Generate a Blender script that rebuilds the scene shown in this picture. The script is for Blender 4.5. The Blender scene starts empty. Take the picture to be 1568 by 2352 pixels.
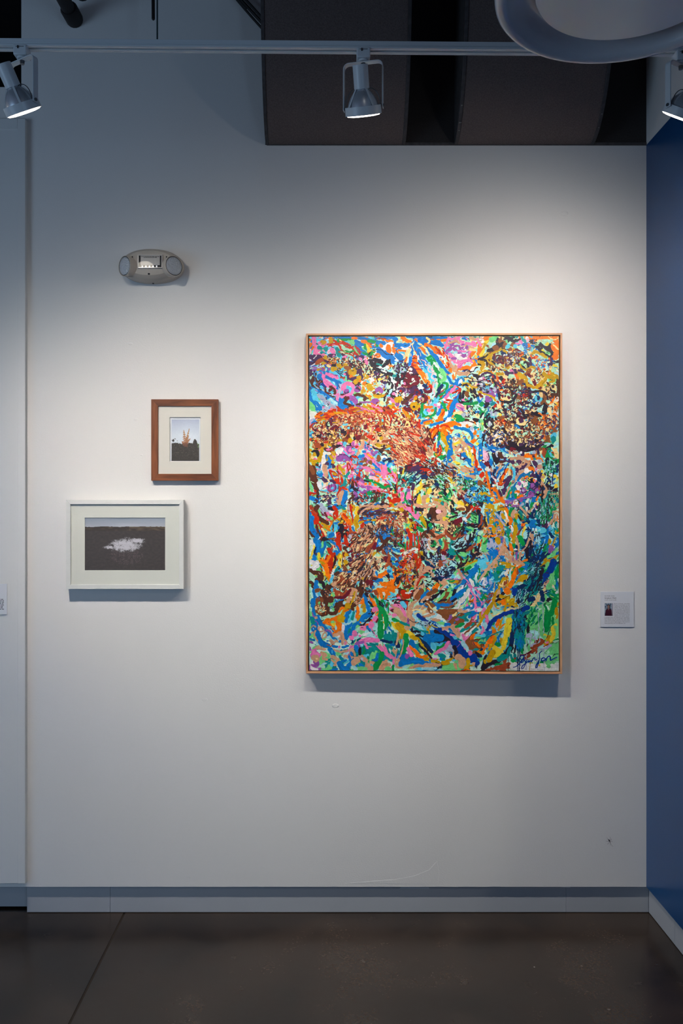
import bpy, math, random
from mathutils import Vector, Matrix

C = bpy.context.scene.collection
R = math.radians
# ---------------------------------------------------------------- camera
# wall plane is y = 0, floor z = 0, the camera stands 2.86 m off the wall
F, D, H = 1830.0, 2.86, 1.463
VX, VY = 748.0, 1165.0
cam = bpy.data.cameras.new('camera')
cam.sensor_fit = 'VERTICAL'; cam.sensor_height = 36.0
cam.lens = 36.0 * F / 2352.0
cam.shift_x = (784 - VX) / 2352.0
cam.shift_y = (VY - 1176) / 2352.0
cam_o = bpy.data.objects.new('camera', cam); C.objects.link(cam_o)
cam_o.location = (0, -D, H); cam_o.rotation_euler = (R(90), 0, 0)
bpy.context.scene.camera = cam_o

# ---------------------------------------------------------------- world, exposure
sc = bpy.context.scene
sc.view_settings.view_transform = 'Standard'; sc.view_settings.look = 'None'
sc.view_settings.gamma = 1.0; sc.view_settings.use_curve_mapping = False
sc.view_settings.exposure = 0.0
w = bpy.data.worlds.new('world'); sc.world = w; w.use_nodes = True
bg = w.node_tree.nodes['Background']
bg.inputs[0].default_value = (0.60, 0.63, 0.98, 1); bg.inputs[1].default_value = 0.074

# window daylight of the gallery: two tall window openings behind the camera
def area(name, loc, target, sx, sy, energy, col):
    l = bpy.data.lights.new(name, 'AREA'); l.shape = 'RECTANGLE'; l.size = sx; l.size_y = sy
    l.energy = energy; l.color = col
    o = bpy.data.objects.new(name, l); C.objects.link(o); o.location = loc
    o.rotation_euler = (Vector(target) - Vector(loc)).to_track_quat('-Z', 'Y').to_euler()
    return o
area('window_daylight', (-4.2, -3.4, 1.15), (0, 0, 1.2), 2.2, 2.2, 45, (0.45, 0.70, 1.0))
area('window_daylight', (2.6, -4.8, 1.15), (0.2, 0, 1.2), 2.2, 2.0, 41, (0.43, 0.69, 1.0))

# photometric profile of the halogen flood bulbs (candela against angle from the axis)
def ies_text(name, fn, step=2.5):
    ang = [i * step for i in range(int(90 / step) + 1)]
    val = [max(0.0, 1000 * fn(a)) for a in ang]
    t = bpy.data.texts.new(name)
    t.write('IESNA:LM-63-1995\n[TEST] flood\nTILT=NONE\n1 1000 1 %d 1 1 2 0 0 0\n1 1 0\n' % len(ang))
    t.write(' '.join('%g' % a for a in ang) + '\n0\n' + ' '.join('%.2f' % v for v in val) + '\n')
    return t
def beam_profile(sigma):
    return ies_text('flood_profile', lambda a: math.exp(-a * a / (2 * sigma ** 2)) * max(0, 1 - (a / 88.0) ** 6))
def bulb_light(name, loc, axis, energy, col, ies, radius=0.022):
    l = bpy.data.lights.new(name, 'POINT'); l.energy = energy; l.shadow_soft_size = radius; l.color = col
    l.use_nodes = True; nt = l.node_tree
    em = [n for n in nt.nodes if n.type == 'EMISSION'][0]
    ie = nt.nodes.new('ShaderNodeTexIES'); ie.mode = 'INTERNAL'; ie.ies = ies
    nt.links.new(ie.outputs[0], em.inputs['Strength'])
    o = bpy.data.objects.new(name, l); C.objects.link(o); o.location = loc
    o.rotation_euler = Vector(axis).to_track_quat('-Z', 'Y').to_euler()
    return o
WARM = (1.0, 0.935, 0.86)
LAMP_W = 0.67

# ---------------------------------------------------------------- helpers
def lin(c):
    c = c / 255.0
    return c / 12.92 if c <= 0.04045 else ((c + 0.055) / 1.055) ** 2.4
def rgb(h):
    return tuple(lin(int(h[i:i + 2], 16)) for i in (0, 2, 4))
def W(px, py, d=0.0):
    """point seen at (px,py) standing d metres in front of the wall"""
    k = (D - d) / F
    return Vector(((px - VX) * k, -d, H + (VY - py) * k))
def mat(name, col, rough=0.5, metal=0.0, noise=None, bump=None, spec=0.5, coat=0.0, attr=None, trans=0.0, ior=1.45):
    """noise=(scale, amount, detail) varies the colour, bump=(scale, strength, distance)"""
    m = bpy.data.materials.new(name); m.use_nodes = True; nt = m.node_tree
    b = nt.nodes['Principled BSDF']
    c = rgb(col) if isinstance(col, str) else col
    b.inputs['Base Color'].default_value = (*c, 1); b.inputs['Roughness'].default_value = rough
    b.inputs['Metallic'].default_value = metal; b.inputs['Specular IOR Level'].default_value = spec
    b.inputs['Coat Weight'].default_value = coat; b.inputs['IOR'].default_value = ior
    b.inputs['Transmission Weight'].default_value = trans
    tc = nt.nodes.new('ShaderNodeTexCoord')
    src = None
    if attr:
        a = nt.nodes.new('ShaderNodeVertexColor'); a.layer_name = attr; src = a.outputs[0]
    if noise:
        n = nt.nodes.new('ShaderNodeTexNoise'); n.inputs['Scale'].default_value = noise[0]
        n.inputs['Detail'].default_value = noise[2]
        nt.links.new(tc.outputs['Object'], n.inputs['Vector'])
        r = nt.nodes.new('ShaderNodeMapRange'); r.inputs[1].default_value = 0.3; r.inputs[2].default_value = 0.7
        r.inputs[3].default_value = 1 - noise[1]; r.inputs[4].default_value = 1 + noise[1]
        nt.links.new(n.outputs[0], r.inputs[0])
        mx = nt.nodes.new('ShaderNodeMix'); mx.data_type = 'RGBA'; mx.blend_type = 'MULTIPLY'
        mx.inputs[0].default_value = 1; mx.inputs[6].default_value = (*c, 1)
        if src: nt.links.new(src, mx.inputs[6])
        nt.links.new(r.outputs[0], mx.inputs[7]); src = mx.outputs[2]
    if src: nt.links.new(src, b.inputs['Base Color'])
    if bump:
        n2 = nt.nodes.new('ShaderNodeTexNoise'); n2.inputs['Scale'].default_value = bump[0]; n2.inputs['Detail'].default_value = 3
        nt.links.new(tc.outputs['Object'], n2.inputs['Vector'])
        bp = nt.nodes.new('ShaderNodeBump'); bp.inputs['Strength'].default_value = bump[1]; bp.inputs['Distance'].default_value = bump[2]
        nt.links.new(n2.outputs[0], bp.inputs['Height']); nt.links.new(bp.outputs[0], b.inputs['Normal'])
    return m
def pane_glass(name):
    """thin clear pane: see-through with a Fresnel reflection"""
    m = bpy.data.materials.new(name); m.use_nodes = True; nt = m.node_tree; nt.nodes.remove(nt.nodes['Principled BSDF'])
    out = [n for n in nt.nodes if n.type == 'OUTPUT_MATERIAL'][0]
    lw = nt.nodes.new('ShaderNodeLayerWeight'); lw.inputs[0].default_value = 0.5
    pw = nt.nodes.new('ShaderNodeMath'); pw.operation = 'POWER'; nt.links.new(lw.outputs['Facing'], pw.inputs[0]); pw.inputs[1].default_value = 4.5
    f = nt.nodes.new('ShaderNodeMath'); f.operation = 'MULTIPLY_ADD'; nt.links.new(pw.outputs[0], f.inputs[0]); f.inputs[1].default_value = 0.8; f.inputs[2].default_value = 0.025
    tr = nt.nodes.new('ShaderNodeBsdfTransparent'); gl = nt.nodes.new('ShaderNodeBsdfGlossy'); gl.inputs['Roughness'].default_value = 0.03
    mx = nt.nodes.new('ShaderNodeMixShader'); nt.links.new(f.outputs[0], mx.inputs[0]); nt.links.new(tr.outputs[0], mx.inputs[1]); nt.links.new(gl.outputs[0], mx.inputs[2])
    nt.links.new(mx.outputs[0], out.inputs[0]); return m
def emis(name, col, s):
    m = bpy.data.materials.new(name); m.use_nodes = True; b = m.node_tree.nodes['Principled BSDF']
    b.inputs['Base Color'].default_value = (*col, 1)
    b.inputs['Emission Color'].default_value = (*col, 1); b.inputs['Emission Strength'].default_value = s
    return m

class MB:
    """collects simple shapes and links them as one mesh object"""
    def __init__(s): s.v = []; s.f = []; s.c = None
    def add(s, vs, fs):
        n = len(s.v); s.v += [tuple(v) for v in vs]; s.f += [tuple(i + n for i in f) for f in fs]; return s
    def box(s, a, b, M=None):
        x0, y0, z0 = a; x1, y1, z1 = b
        if x0 > x1: x0, x1 = x1, x0
        if y0 > y1: y0, y1 = y1, y0
        if z0 > z1: z0, z1 = z1, z0
        vs = [Vector(p) for p in ((x0,y0,z0),(x1,y0,z0),(x1,y1,z0),(x0,y1,z0),(x0,y0,z1),(x1,y0,z1),(x1,y1,z1),(x0,y1,z1))]
        if M: vs = [M @ v for v in vs]
        return s.add(vs, [(0,3,2,1),(4,5,6,7),(0,1,5,4),(1,2,6,5),(2,3,7,6),(3,0,4,7)])
    def prism(s, poly, y0, y1):
        """polygon in x,z (counter-clockwise seen from the room) from y0 (front) to y1 (back)"""
        n = len(poly)
        vs = [(x, y0, z) for x, z in poly] + [(x, y1, z) for x, z in poly]
        fs = [tuple(range(n)), tuple(range(2 * n - 1, n - 1, -1))]
        for i in range(n):
            j = (i + 1) % n; fs.append((j, i, i + n, j + n))
        return s.add(vs, fs)
    def lathe(s, prof, M=None, n=32, cap0=True, cap1=True):
        """prof: (radius, z) turned about local z"""
        vs = []; fs = []
        for r, z in prof:
            for k in range(n):
                a = 2 * math.pi * k / n
                v = Vector((r * math.cos(a), r * math.sin(a), z)); vs.append(M @ v if M else v)
        for i in range(len(prof) - 1):
            for k in range(n):
                k2 = (k + 1) % n
                fs.append((i*n+k, i*n+k2, (i+1)*n+k2, (i+1)*n+k))
        if cap0: fs.append(tuple(range(n - 1, -1, -1)))
        if cap1: fs.append(tuple((len(prof)-1)*n + k for k in range(n)))
        return s.add(vs, fs)
    def tube(s, pts, r, n=10, caps=True):
        pts = [Vector(p) for p in pts]; vs = []; fs = []; m = len(pts)
        up = Vector((0, 0, 1)); prev = None
        for i, p in enumerate(pts):
            t = (pts[min(i+1, m-1)] - pts[max(i-1, 0)]).normalized()
            if prev is None:
                u = t.cross(up)
                if u.length < 1e-3: u = t.cross(Vector((1, 0, 0)))
            else: u = prev - t * prev.dot(t)
            u.normalize(); prev = u; q = t.cross(u)
            rr = r[i] if isinstance(r, (list, tuple)) else r
            for k in range(n):
                a = 2 * math.pi * k / n; vs.append(p + (u * math.cos(a) + q * math.sin(a)) * rr)
        for i in range(m - 1):
            for k in range(n):
                k2 = (k + 1) % n; fs.append((i*n+k, i*n+k2, (i+1)*n+k2, (i+1)*n+k))
        if caps: fs.append(tuple(range(n-1, -1, -1))); fs.append(tuple((m-1)*n+k for k in range(n)))
        return s.add(vs, fs)
    def strap(s, pts, width_dir, wd, th):
        """flat bar of width wd (along width_dir) and thickness th swept along pts"""
        pts = [Vector(p) for p in pts]; m = len(pts); wv = Vector(width_dir).normalized(); vs = []; fs = []
        for i, p in enumerate(pts):
            t = (pts[min(i+1, m-1)] - pts[max(i-1, 0)]).normalized(); nn = t.cross(wv).normalized()
            for a, b in ((-1,-1),(1,-1),(1,1),(-1,1)): vs.append(p + wv * (a*wd/2) + nn * (b*th/2))
        for i in range(m - 1):
            for k in range(4):
                k2 = (k+1) % 4; fs.append((i*4+k, i*4+k2, (i+1)*4+k2, (i+1)*4+k))
        fs.append((3,2,1,0)); fs.append(tuple((m-1)*4+k for k in range(4)))
        return s.add(vs, fs)
    def build(s, name, m, parent=None, smooth=35, bevel=0, seg=2, M=None):
        me = bpy.data.meshes.new(name); me.from_pydata([tuple(v) for v in s.v], [], s.f)
        if M: me.transform(M)
        me.update()
        import bmesh
        b = bmesh.new(); b.from_mesh(me); bmesh.ops.recalc_face_normals(b, faces=b.faces); b.to_mesh(me); b.free()
        if smooth: me.shade_smooth(); me.set_sharp_from_angle(angle=R(smooth))
        me.materials.append(m)
        o = bpy.data.objects.new(name, me); C.objects.link(o)
        if parent: o.parent = parent
        if bevel:
            bv = o.modifiers.new('bevel', 'BEVEL'); bv.width = bevel; bv.segments = seg; bv.limit_method = 'ANGLE'; bv.angle_limit = R(40)
        return o
def thing(name, label, cat, loc=(0, 0, 0), rz=0, group=None):
    o = bpy.data.objects.new(name, None); C.objects.link(o); o.location = loc; o.rotation_euler = (0, 0, rz)
    return tag(o, label, cat, group)
def tag(o, label, cat, group=None):
    o['label'] = label; o['category'] = cat
    if group: o['group'] = group
    return o
def struct(o, label=None):
    o['kind'] = 'structure'
    if label: o['label'] = label
    return o
def text_mesh(txt, size, M, bold=0.0):
    cu = bpy.data.curves.new('lettering', 'FONT'); cu.body = txt; cu.size = size; cu.resolution_u = 2; cu.offset = bold
    o = bpy.data.objects.new('lettering', cu); C.objects.link(o)
    bpy.context.view_layer.update()
    me = bpy.data.meshes.new_from_object(o.evaluated_get(bpy.context.evaluated_depsgraph_get()))
    vs = [M @ v.co for v in me.vertices]; fs = [tuple(p.vertices) for p in me.polygons]
    wd = max((v.co.x for v in me.vertices), default=0)
    bpy.data.objects.remove(o); bpy.data.curves.remove(cu); bpy.data.meshes.remove(me)
    return vs, fs, wd
def color_mesh(name, vs, fs, cols, m, parent):
    """mesh whose paint colour comes with each vertex"""
    me = bpy.data.meshes.new(name); me.from_pydata(vs, [], fs); me.update()
    ca = me.color_attributes.new('paint', 'FLOAT_COLOR', 'POINT')
    flat = []
    for c in cols: flat += [c[0], c[1], c[2], 1.0]
    ca.data.foreach_set('color', flat)
    me.materials.append(m); o = bpy.data.objects.new(name, me); C.objects.link(o); o.parent = parent
    return o

# ---------------------------------------------------------------- materials
def wall_paint(name, col, rough=0.55):
    m = mat(name, col, rough, noise=(1.7, 0.015, 3), bump=(210, 0.34, 0.0012), spec=0.3)
    return m
M_WALL = wall_paint('white_wall_paint', 'e3e1de')
M_PANEL = mat('white_panel_paint', 'dcdcda', 0.5, noise=(2, 0.02, 3), bump=(120, 0.08, 0.0008))
M_BLUE = mat('blue_wall_paint', '064478', 0.33, noise=(3, 0.05, 3), bump=(160, 0.12, 0.001), spec=0.9)
M_BASE = mat('grey_vinyl', 'aaaeb4', 0.42, noise=(5, 0.03, 4))
M_DARK = mat('dark_duct_paint', '685b57', 0.8, noise=(260, 0.22, 2), bump=(500, 0.15, 0.0005))
M_DARKW = mat('dark_wall_paint', '332e2d', 0.85, noise=(200, 0.2, 2))
M_BLACK = mat('black_ceiling_paint', '121214', 0.9)
M_BEAD = mat('dark_bead_paint', '4a4646', 0.5, noise=(60, 0.25, 3))
M_WHITE = mat('white_enamel', 'ccd2d6', 0.32, spec=0.5)
M_SLOT = mat('black_slot_liner', '1a1a1c', 0.6)
M_CHROME = mat('silvered_bulb_glass', 'c6ccd4', 0.3, metal=0.6)
M_STEEL = mat('steel_wire', '6e7377', 0.35, metal=0.9)
M_GLOW = emis('glowing_bulb_face', (1.0, 0.90, 0.76), 9.0)
M_PIPE = mat('black_iron_pipe', '1d1a1b', 0.6, bump=(90, 0.2, 0.001))
M_CABLE = mat('black_cable_jacket', '17171a', 0.5)

# ---------------------------------------------------------------- setting
zt = H + (VY - 333) / 639.9          # top of the lit wall, 2.763
XL, XD, XR = W(49, 0).x, W(609, 0).x, 1.150
z_low = H + (VY - 200) / 639.9
wb = MB().prism([(-3.2, 0.1005), (XR, 0.1005), (XR, zt), (XD, zt), (XD, 3.9), (XL, 3.9), (XL, z_low), (-3.2, z_low)], 0.0, 0.10)
wall = struct(wb.build('wall_back', M_WALL), 'white painted gallery wall behind the artworks')
wp = MB()
for sgn, pts in ((1, [(790, 2029), (850, 2024), (905, 2020), (950, 2012), (985, 1998), (1003, 1978), (1008, 2003), (1006, 2030)]),):
    pl = [W(*p) for p in pts]; wp.prism([(p.x, p.z) for p in reversed(pl)], -0.0004, 0.001)
wp.build('plaster_patch', M_WALL, wall, bevel=0.0004)
for (px, py, r) in ((432, 2017, 3), (601, 1993, 2), (300, 790, 3), (345, 1000, 2), (325, 1045, 2), (312, 963, 3), (470, 1607, 4), (770, 1621, 5), (1296, 490, 5)):
    p = W(px, py); MB().lathe([(r / 640, 0), (r / 700, 0.0007), (r / 1300, 0.001)], Matrix.Translation(p) @ Matrix.Rotation(R(90), 4, 'X') @ Matrix.Scale(1.7, 4, (1, 0, 0)), 10).build('plaster_bump', M_WALL, wall)
wu = struct(MB().box((XD, 0.0, zt), (XR + 0.02, 0.10, 3.9)).build('wall_back_upper', M_DARKW), 'dark painted wall strip above the white wall behind the ducts')
MB().box((XD + 0.005, -0.004, zt - 0.002), (XR, 0.002, zt + 0.008)).build('edge_bead', M_BEAD, wu, bevel=0.001)
# framed panel standing in front of the wall at the left
zp, zpt = 0.1206, H + (VY - 272) * (D - 0.02) / F
xp = W(58, 0, 0.02).x
wl = struct(MB().box((-3.2, -0.017, zp), (xp - 0.002, -0.0004, zpt)).build('wall_left', M_PANEL, bevel=0.001), 'pale wall panel at the left edge with flat border trim')
MB().box((xp - 0.028, -0.020, zp), (xp, -0.0005, zpt)).build('border_trim', M_PANEL, wl, bevel=0.0012)
MB().box((-3.2, -0.020, zpt - 0.036), (xp - 0.028, -0.0005, zpt)).build('border_trim', M_PANEL, wl, bevel=0.0012)
# baseboards
bb = bpy.data.objects.new('baseboard_back', None); C.objects.link(bb); struct(bb, 'grey vinyl baseboard along the foot of the white wall')
def bx(px): return (px - VX) * (D + 0.014) / F
for x0, x1 in ((62, 252.6), (253.2, 1299), (1299.6, 1489.5)):
    MB().box((bx(x0), 0.014, 0.002), (bx(x1), 0.022, 0.1005)).build('baseboard_length', M_BASE, bb, bevel=0.0006)
M_TOUCH = mat('pale_touch_up_paint', 'c2c8ce', 0.5)
for x0, x1, z0, z1 in ((918, 986, 0.0855, 0.0975), (580, 606, 0.092, 0.098), (1030, 1052, 0.0925, 0.0985), (1290, 1310, 0.091, 0.0965)):
    MB().prism([(bx(x0), z0 + 0.002), (bx(x1), z0), (bx(x1) - 0.004, z1), (bx(x0) + 0.006, z1 - 0.001)], 0.0134, 0.0142).build('touch_up_patch', M_TOUCH, bb, smooth=0)
bl = struct(MB().box((-3.2, 0.044, 0.008), (bx(62.5), 0.052, 0.125)).build('baseboard_left', M_BASE))
br = bpy.data.objects.new('baseboard_right', None); C.objects.link(br); struct(br, 'pale baseboard along the foot of the blue wall')
for y0, y1 in ((0.0135, -0.20), (-0.2008, -1.6), (-1.6008, -3.2)):
    MB().box((1.1645, y0, 0.002), (1.172, y1, 0.1005)).build('baseboard_length', M_BASE, br, bevel=0.0006)
MB().box((bx(62), 0.0225, 0), (1.172, 0.10, 0.1005)).build('backing_board', M_BLACK, bb)
# right wall: blue below, white above
wr = struct(MB().box((1.150, 0.0, 0.1005), (1.25, -3.2, zt)).build('wall_right', M_BLUE), 'blue painted side wall at the right')
struct(MB().box((1.150, 0.0, zt), (1.25, -3.2, 3.9)).build('wall_right_upper', M_WALL), 'white upper strip of the right side wall')
MB().box((1.172, 0.022, 0), (1.25, -3.2, 0.1005)).build('backing_board', M_BLACK, br)
# ceiling and the dark void beyond the left wall
struct(MB().box((-3.2, -4.4, 3.9), (1.25, 1.6, 4.0)).build('ceiling', M_BLACK), 'black ceiling high above')
struct(MB().box((-3.3, 1.5, 0), (XL + 0.3, 1.6, 3.9)).build('wall_void', M_BLACK), 'dark space beyond the low left wall')
struct(MB().box((XL + 0.0, 0.1, 0.1), (XL + 0.3, 1.5, 3.9)).build('wall_void_side', M_BLACK), 'dark side of the space beyond the left wall')

# polished concrete floor: two slabs with a sawn joint
def floor_mat():
    m = bpy.data.materials.new('polished_brown_concrete'); m.use_nodes = True; nt = m.node_tree; b = nt.nodes['Principled BSDF']
    tc = nt.nodes.new('ShaderNodeTexCoord')
    def nz(scale, det, rough=0.6):
        n = nt.nodes.new('ShaderNodeTexNoise'); n.inputs['Scale'].default_value = scale; n.inputs['Detail'].default_value = det
        n.inputs['Roughness'].default_value = rough; nt.links.new(tc.outputs['Object'], n.inputs['Vector']); return n
    n1, n2, n3 = nz(1.6, 8), nz(9, 6), nz(120, 2)
    r = nt.nodes.new('ShaderNodeValToRGB'); nt.links.new(n1.outputs[0], r.inputs[0])
    r.color_ramp.elements[0].position = 0.38; r.color_ramp.elements[0].color = (*rgb('1c1510'), 1)
    r.color_ramp.elements[1].position = 0.62; r.color_ramp.elements[1].color = (*rgb('3c3128'), 1)
    mx = nt.nodes.new('ShaderNodeMix'); mx.data_type = 'RGBA'; mx.blend_type = 'OVERLAY'; mx.inputs[0].default_value = 0.42
    nt.links.new(r.outputs[0], mx.inputs[6]); nt.links.new(n2.outputs[0], mx.inputs[7])
    mx2 = nt.nodes.new('ShaderNodeMix'); mx2.data_type = 'RGBA'; mx2.blend_type = 'OVERLAY'; mx2.inputs[0].default_value = 0.6
    nt.links.new(mx.outputs[2], mx2.inputs[6]); nt.links.new(n3.outputs[0], mx2.inputs[7])
    # white paint specks
    vo = nt.nodes.new('ShaderNodeTexVoronoi'); vo.inputs['Scale'].default_value = 6.5; nt.links.new(tc.outputs['Object'], vo.inputs['Vector'])
    ls = nt.nodes.new('ShaderNodeMath'); ls.operation = 'LESS_THAN'; ls.inputs[1].default_value = 0.016; nt.links.new(vo.outputs['Distance'], ls.inputs[0])
    mx3 = nt.nodes.new('ShaderNodeMix'); mx3.data_type = 'RGBA'; nt.links.new(ls.outputs[0], mx3.inputs[0])
    nt.links.new(mx2.outputs[2], mx3.inputs[6]); mx3.inputs[7].default_value = (*rgb('8d8a86'), 1)
    nt.links.new(mx3.outputs[2], b.inputs['Base Color'])
    rr = nt.nodes.new('ShaderNodeMapRange'); nt.links.new(n2.outputs[0], rr.inputs[0]); rr.inputs[3].default_value = 0.14; rr.inputs[4].default_value = 0.34
    nt.links.new(rr.outputs[0], b.inputs['Roughness'])
    bp = nt.nodes.new('ShaderNodeBump'); bp.inputs['Strength'].default_value = 0.05; bp.inputs['Distance'].default_value = 0.002
    nt.links.new(n2.outputs[0], bp.inputs['Height']); nt.links.new(bp.outputs[0], b.inputs['Normal'])
    return m
M_FLOOR = floor_mat()
fl = struct(MB().box((-3.2, 0.10, -0.10), (1.25, -4.4, -0.0035)).build('floor', mat('joint_filler', '2a221c', 0.8)), 'dark polished concrete floor')
xj = bx(285.5)
MB().box((-3.2, 0.10, -0.0035), (xj - 0.0032, -4.4, 0)).build('floor_slab', M_FLOOR, fl, bevel=0.001)
MB().box((xj + 0.0032, 0.10, -0.0035), (1.25, -4.4, 0)).build('floor_slab', M_FLOOR, fl, bevel=0.001)

# ---------------------------------------------------------------- ducts on the upper wall
def duct(label, x0, x1):
    t = thing('air_duct', label, 'duct', ((x0 + x1) / 2, 0, zt), 0, 'dark curved ducts on the upper wall')
    hw = (x1 - x0) / 2; dp, hh = 0.235, 0.52
    prof = [(-0.002, 0.0)]
    for k in range(0, 19):
        a = k / 18 * math.pi / 2; prof.append((-dp * math.sin(a) - 0.002, hh * (1 - math.cos(a)) ** 0.92))
    prof += [(-dp - 0.002, 1.13), (-0.002, 1.13)]
    def shell(xa, xb, off):
        m = MB(); n = len(prof); vs = []
        for x in (xa, xb):
            for y, z in prof: vs.append((x, y - (off if y < -0.003 else 0), z))
        fs = [tuple(range(n)), tuple(range(2*n-1, n-1, -1))] + [((i+1) % n, i, i+n, (i+1) % n + n) for i in range(n)]
        return m.add(vs, fs)
    shell(-hw + 0.012, hw - 0.012, 0).build('curved_face', M_DARK, t)
    for s in (-1, 1):
        shell(s * (hw - 0.0115), s * hw, 0.003).build('edge_flange', M_BEAD, t, bevel=0.001)
    if x0 > 0.3:
        chip = mat('bare_paint_chip', 'a9a7a5', 0.7)
        for s_, zz, w_, h_ in ((-1, 0.082, 0.006, 0.012), (-1, 0.040, 0.009, 0.016), (-1, 0.022, 0.006, 0.010), (1, 0.060, 0.005, 0.007), (1, 0.028, 0.004, 0.014)):
            a_ = math.acos(max(0.0, 1 - (zz / hh) ** (1 / 0.92))); yy = -dp * math.sin(a_) - 0.0052
            sl = Matrix.Translation((s_ * (hw - 0.006), yy, zz)) @ Matrix.Rotation(-math.atan2(dp * math.cos(a_), hh * math.sin(a_)), 4, 'X')
            MB().prism([(-w_/2, -h_/2), (w_/2, -h_/3), (w_/3, h_/2), (-w_/3, h_/3)], -0.0006, 0.0006).build('paint_chip', chip, t, smooth=0, M=sl)
    return t
duct('dark curved air duct hanging behind the middle spotlight', W(610, 0).x, W(930, 0).x)
duct('dark curved air duct on the upper wall near the blue wall corner', W(1043, 0).x, W(1362, 0).x)

# ---------------------------------------------------------------- pipes, rod and cables at the top left
p0 = W(172, 46); dirp = Vector((-0.03, -1, 0.02)).normalized()
t = thing('sprinkler_pipe', 'black iron pipe running into the wall above the left spotlight', 'pipe', p0)
MB().tube([Vector((0, 0.02, 0)), dirp * 0.62], 0.0235, 18).build('pipe', M_PIPE, t)
MB().tube([Vector((0, 0.002, 0)), dirp * 0.006, dirp * 0.06, dirp * 0.068], [0.029, 0.031, 0.031, 0.026], 18).build('coupling', M_PIPE, t)
p1 = W(190, -14)
t = thing('wall_pipe', 'black pipe end just showing at the top edge near the iron pipe', 'pipe', p1)
MB().tube([Vector((0, 0.02, 0)), Vector((0.0, -0.5, 0.01))], 0.02, 16).build('pipe', M_PIPE, t)
MB().tube([Vector((0, 0.0, 0)), Vector((0, -0.03, 0))], [0.027, 0.026], 16).build('coupling', M_PIPE, t)
p2 = W(352, 44, 0.25)
tag(MB().tube([p2 + Vector((0, 0, -0.003)), p2, p2 + Vector((-0.004, 0, 0.5))], [0.003, 0.0055, 0.0052], 10).build('hanger_rod', M_PIPE),
    'thin dark rod hanging down with a rounded end left of the track cable', 'rod')
for k, (a, b, c, r) in enumerate((((533, -14), (562, 22), (602, 66), 0.0045), ((540, -14), (570, 18), (603, 54), 0.006), ((551, -14), (578, 14), (604, 44), 0.005), ((538, -14), (556, 12), (566, 20), 0.003))):
    pts = []
    for i in range(13):
        u = i / 12; q = [(1-u)**2*a[j] + 2*u*(1-u)*b[j] + u*u*c[j] for j in (0, 1)]; pts.append(W(q[0], q[1], 0.02 + 0.012 * k))
    tag(MB().tube(pts, r, 8).build('power_cable', M_CABLE), ('black cable nearest the left spotlight in the bundle beside the left duct', 'thickest black cable in the bundle beside the left duct',
        'black cable closest to the top corner in the bundle beside the left duct', 'short thin black cable curling over the bundle beside the left duct')[k], 'cable', 'black cables beside the left duct')

# ---------------------------------------------------------------- lighting track
TD = 0.77                                           # track distance from the wall
def track_z(x): return 2.6625 - 0.0078 * (x + 0.36)     # underside
x0, x1 = -1.6, 1.13
tr = thing('lighting_track', 'white lighting track rail running across above the artworks', 'track', (0, -TD, 0))
def rail(ya, yb, za, zb):
    vs = []
    for x in (x0, x1):
        z = track_z(x); vs += [(x, ya, z + za), (x, yb, z + za), (x, yb, z + zb), (x, ya, z + zb)]
    return vs, [(0,1,5,4),(1,2,6,5),(2,3,7,6),(3,0,4,7),(0,3,2,1),(4,5,6,7)]
m = MB(); m.add(*rail(-0.0155, 0.0155, 0.006, 0.0185)); m.build('rail_body', M_WHITE, tr, bevel=0.0006)
for ya, yb in ((-0.0155, -0.0035), (0.0035, 0.0155)):
    MB().add(*rail(ya, yb, 0.0, 0.0055)).build('rail_lip', M_WHITE, tr, bevel=0.0008)
MB().add(*rail(-0.0165, -0.0155, 0.0075, 0.009)).build('rail_bead', M_WHITE, tr)
MB().add(*rail(-0.0035, 0.0035, 0.004, 0.0062)).build('slot_liner', M_SLOT, tr)
xc = (361 - VX) * (D - TD) / F
MB().tube([(xc, 0, track_z(xc) + 0.018), (xc, 0, 3.9)], 0.0022, 8).build('suspension_cable', mat('teal_grey_cable', '35474c', 0.5), tr)

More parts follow.
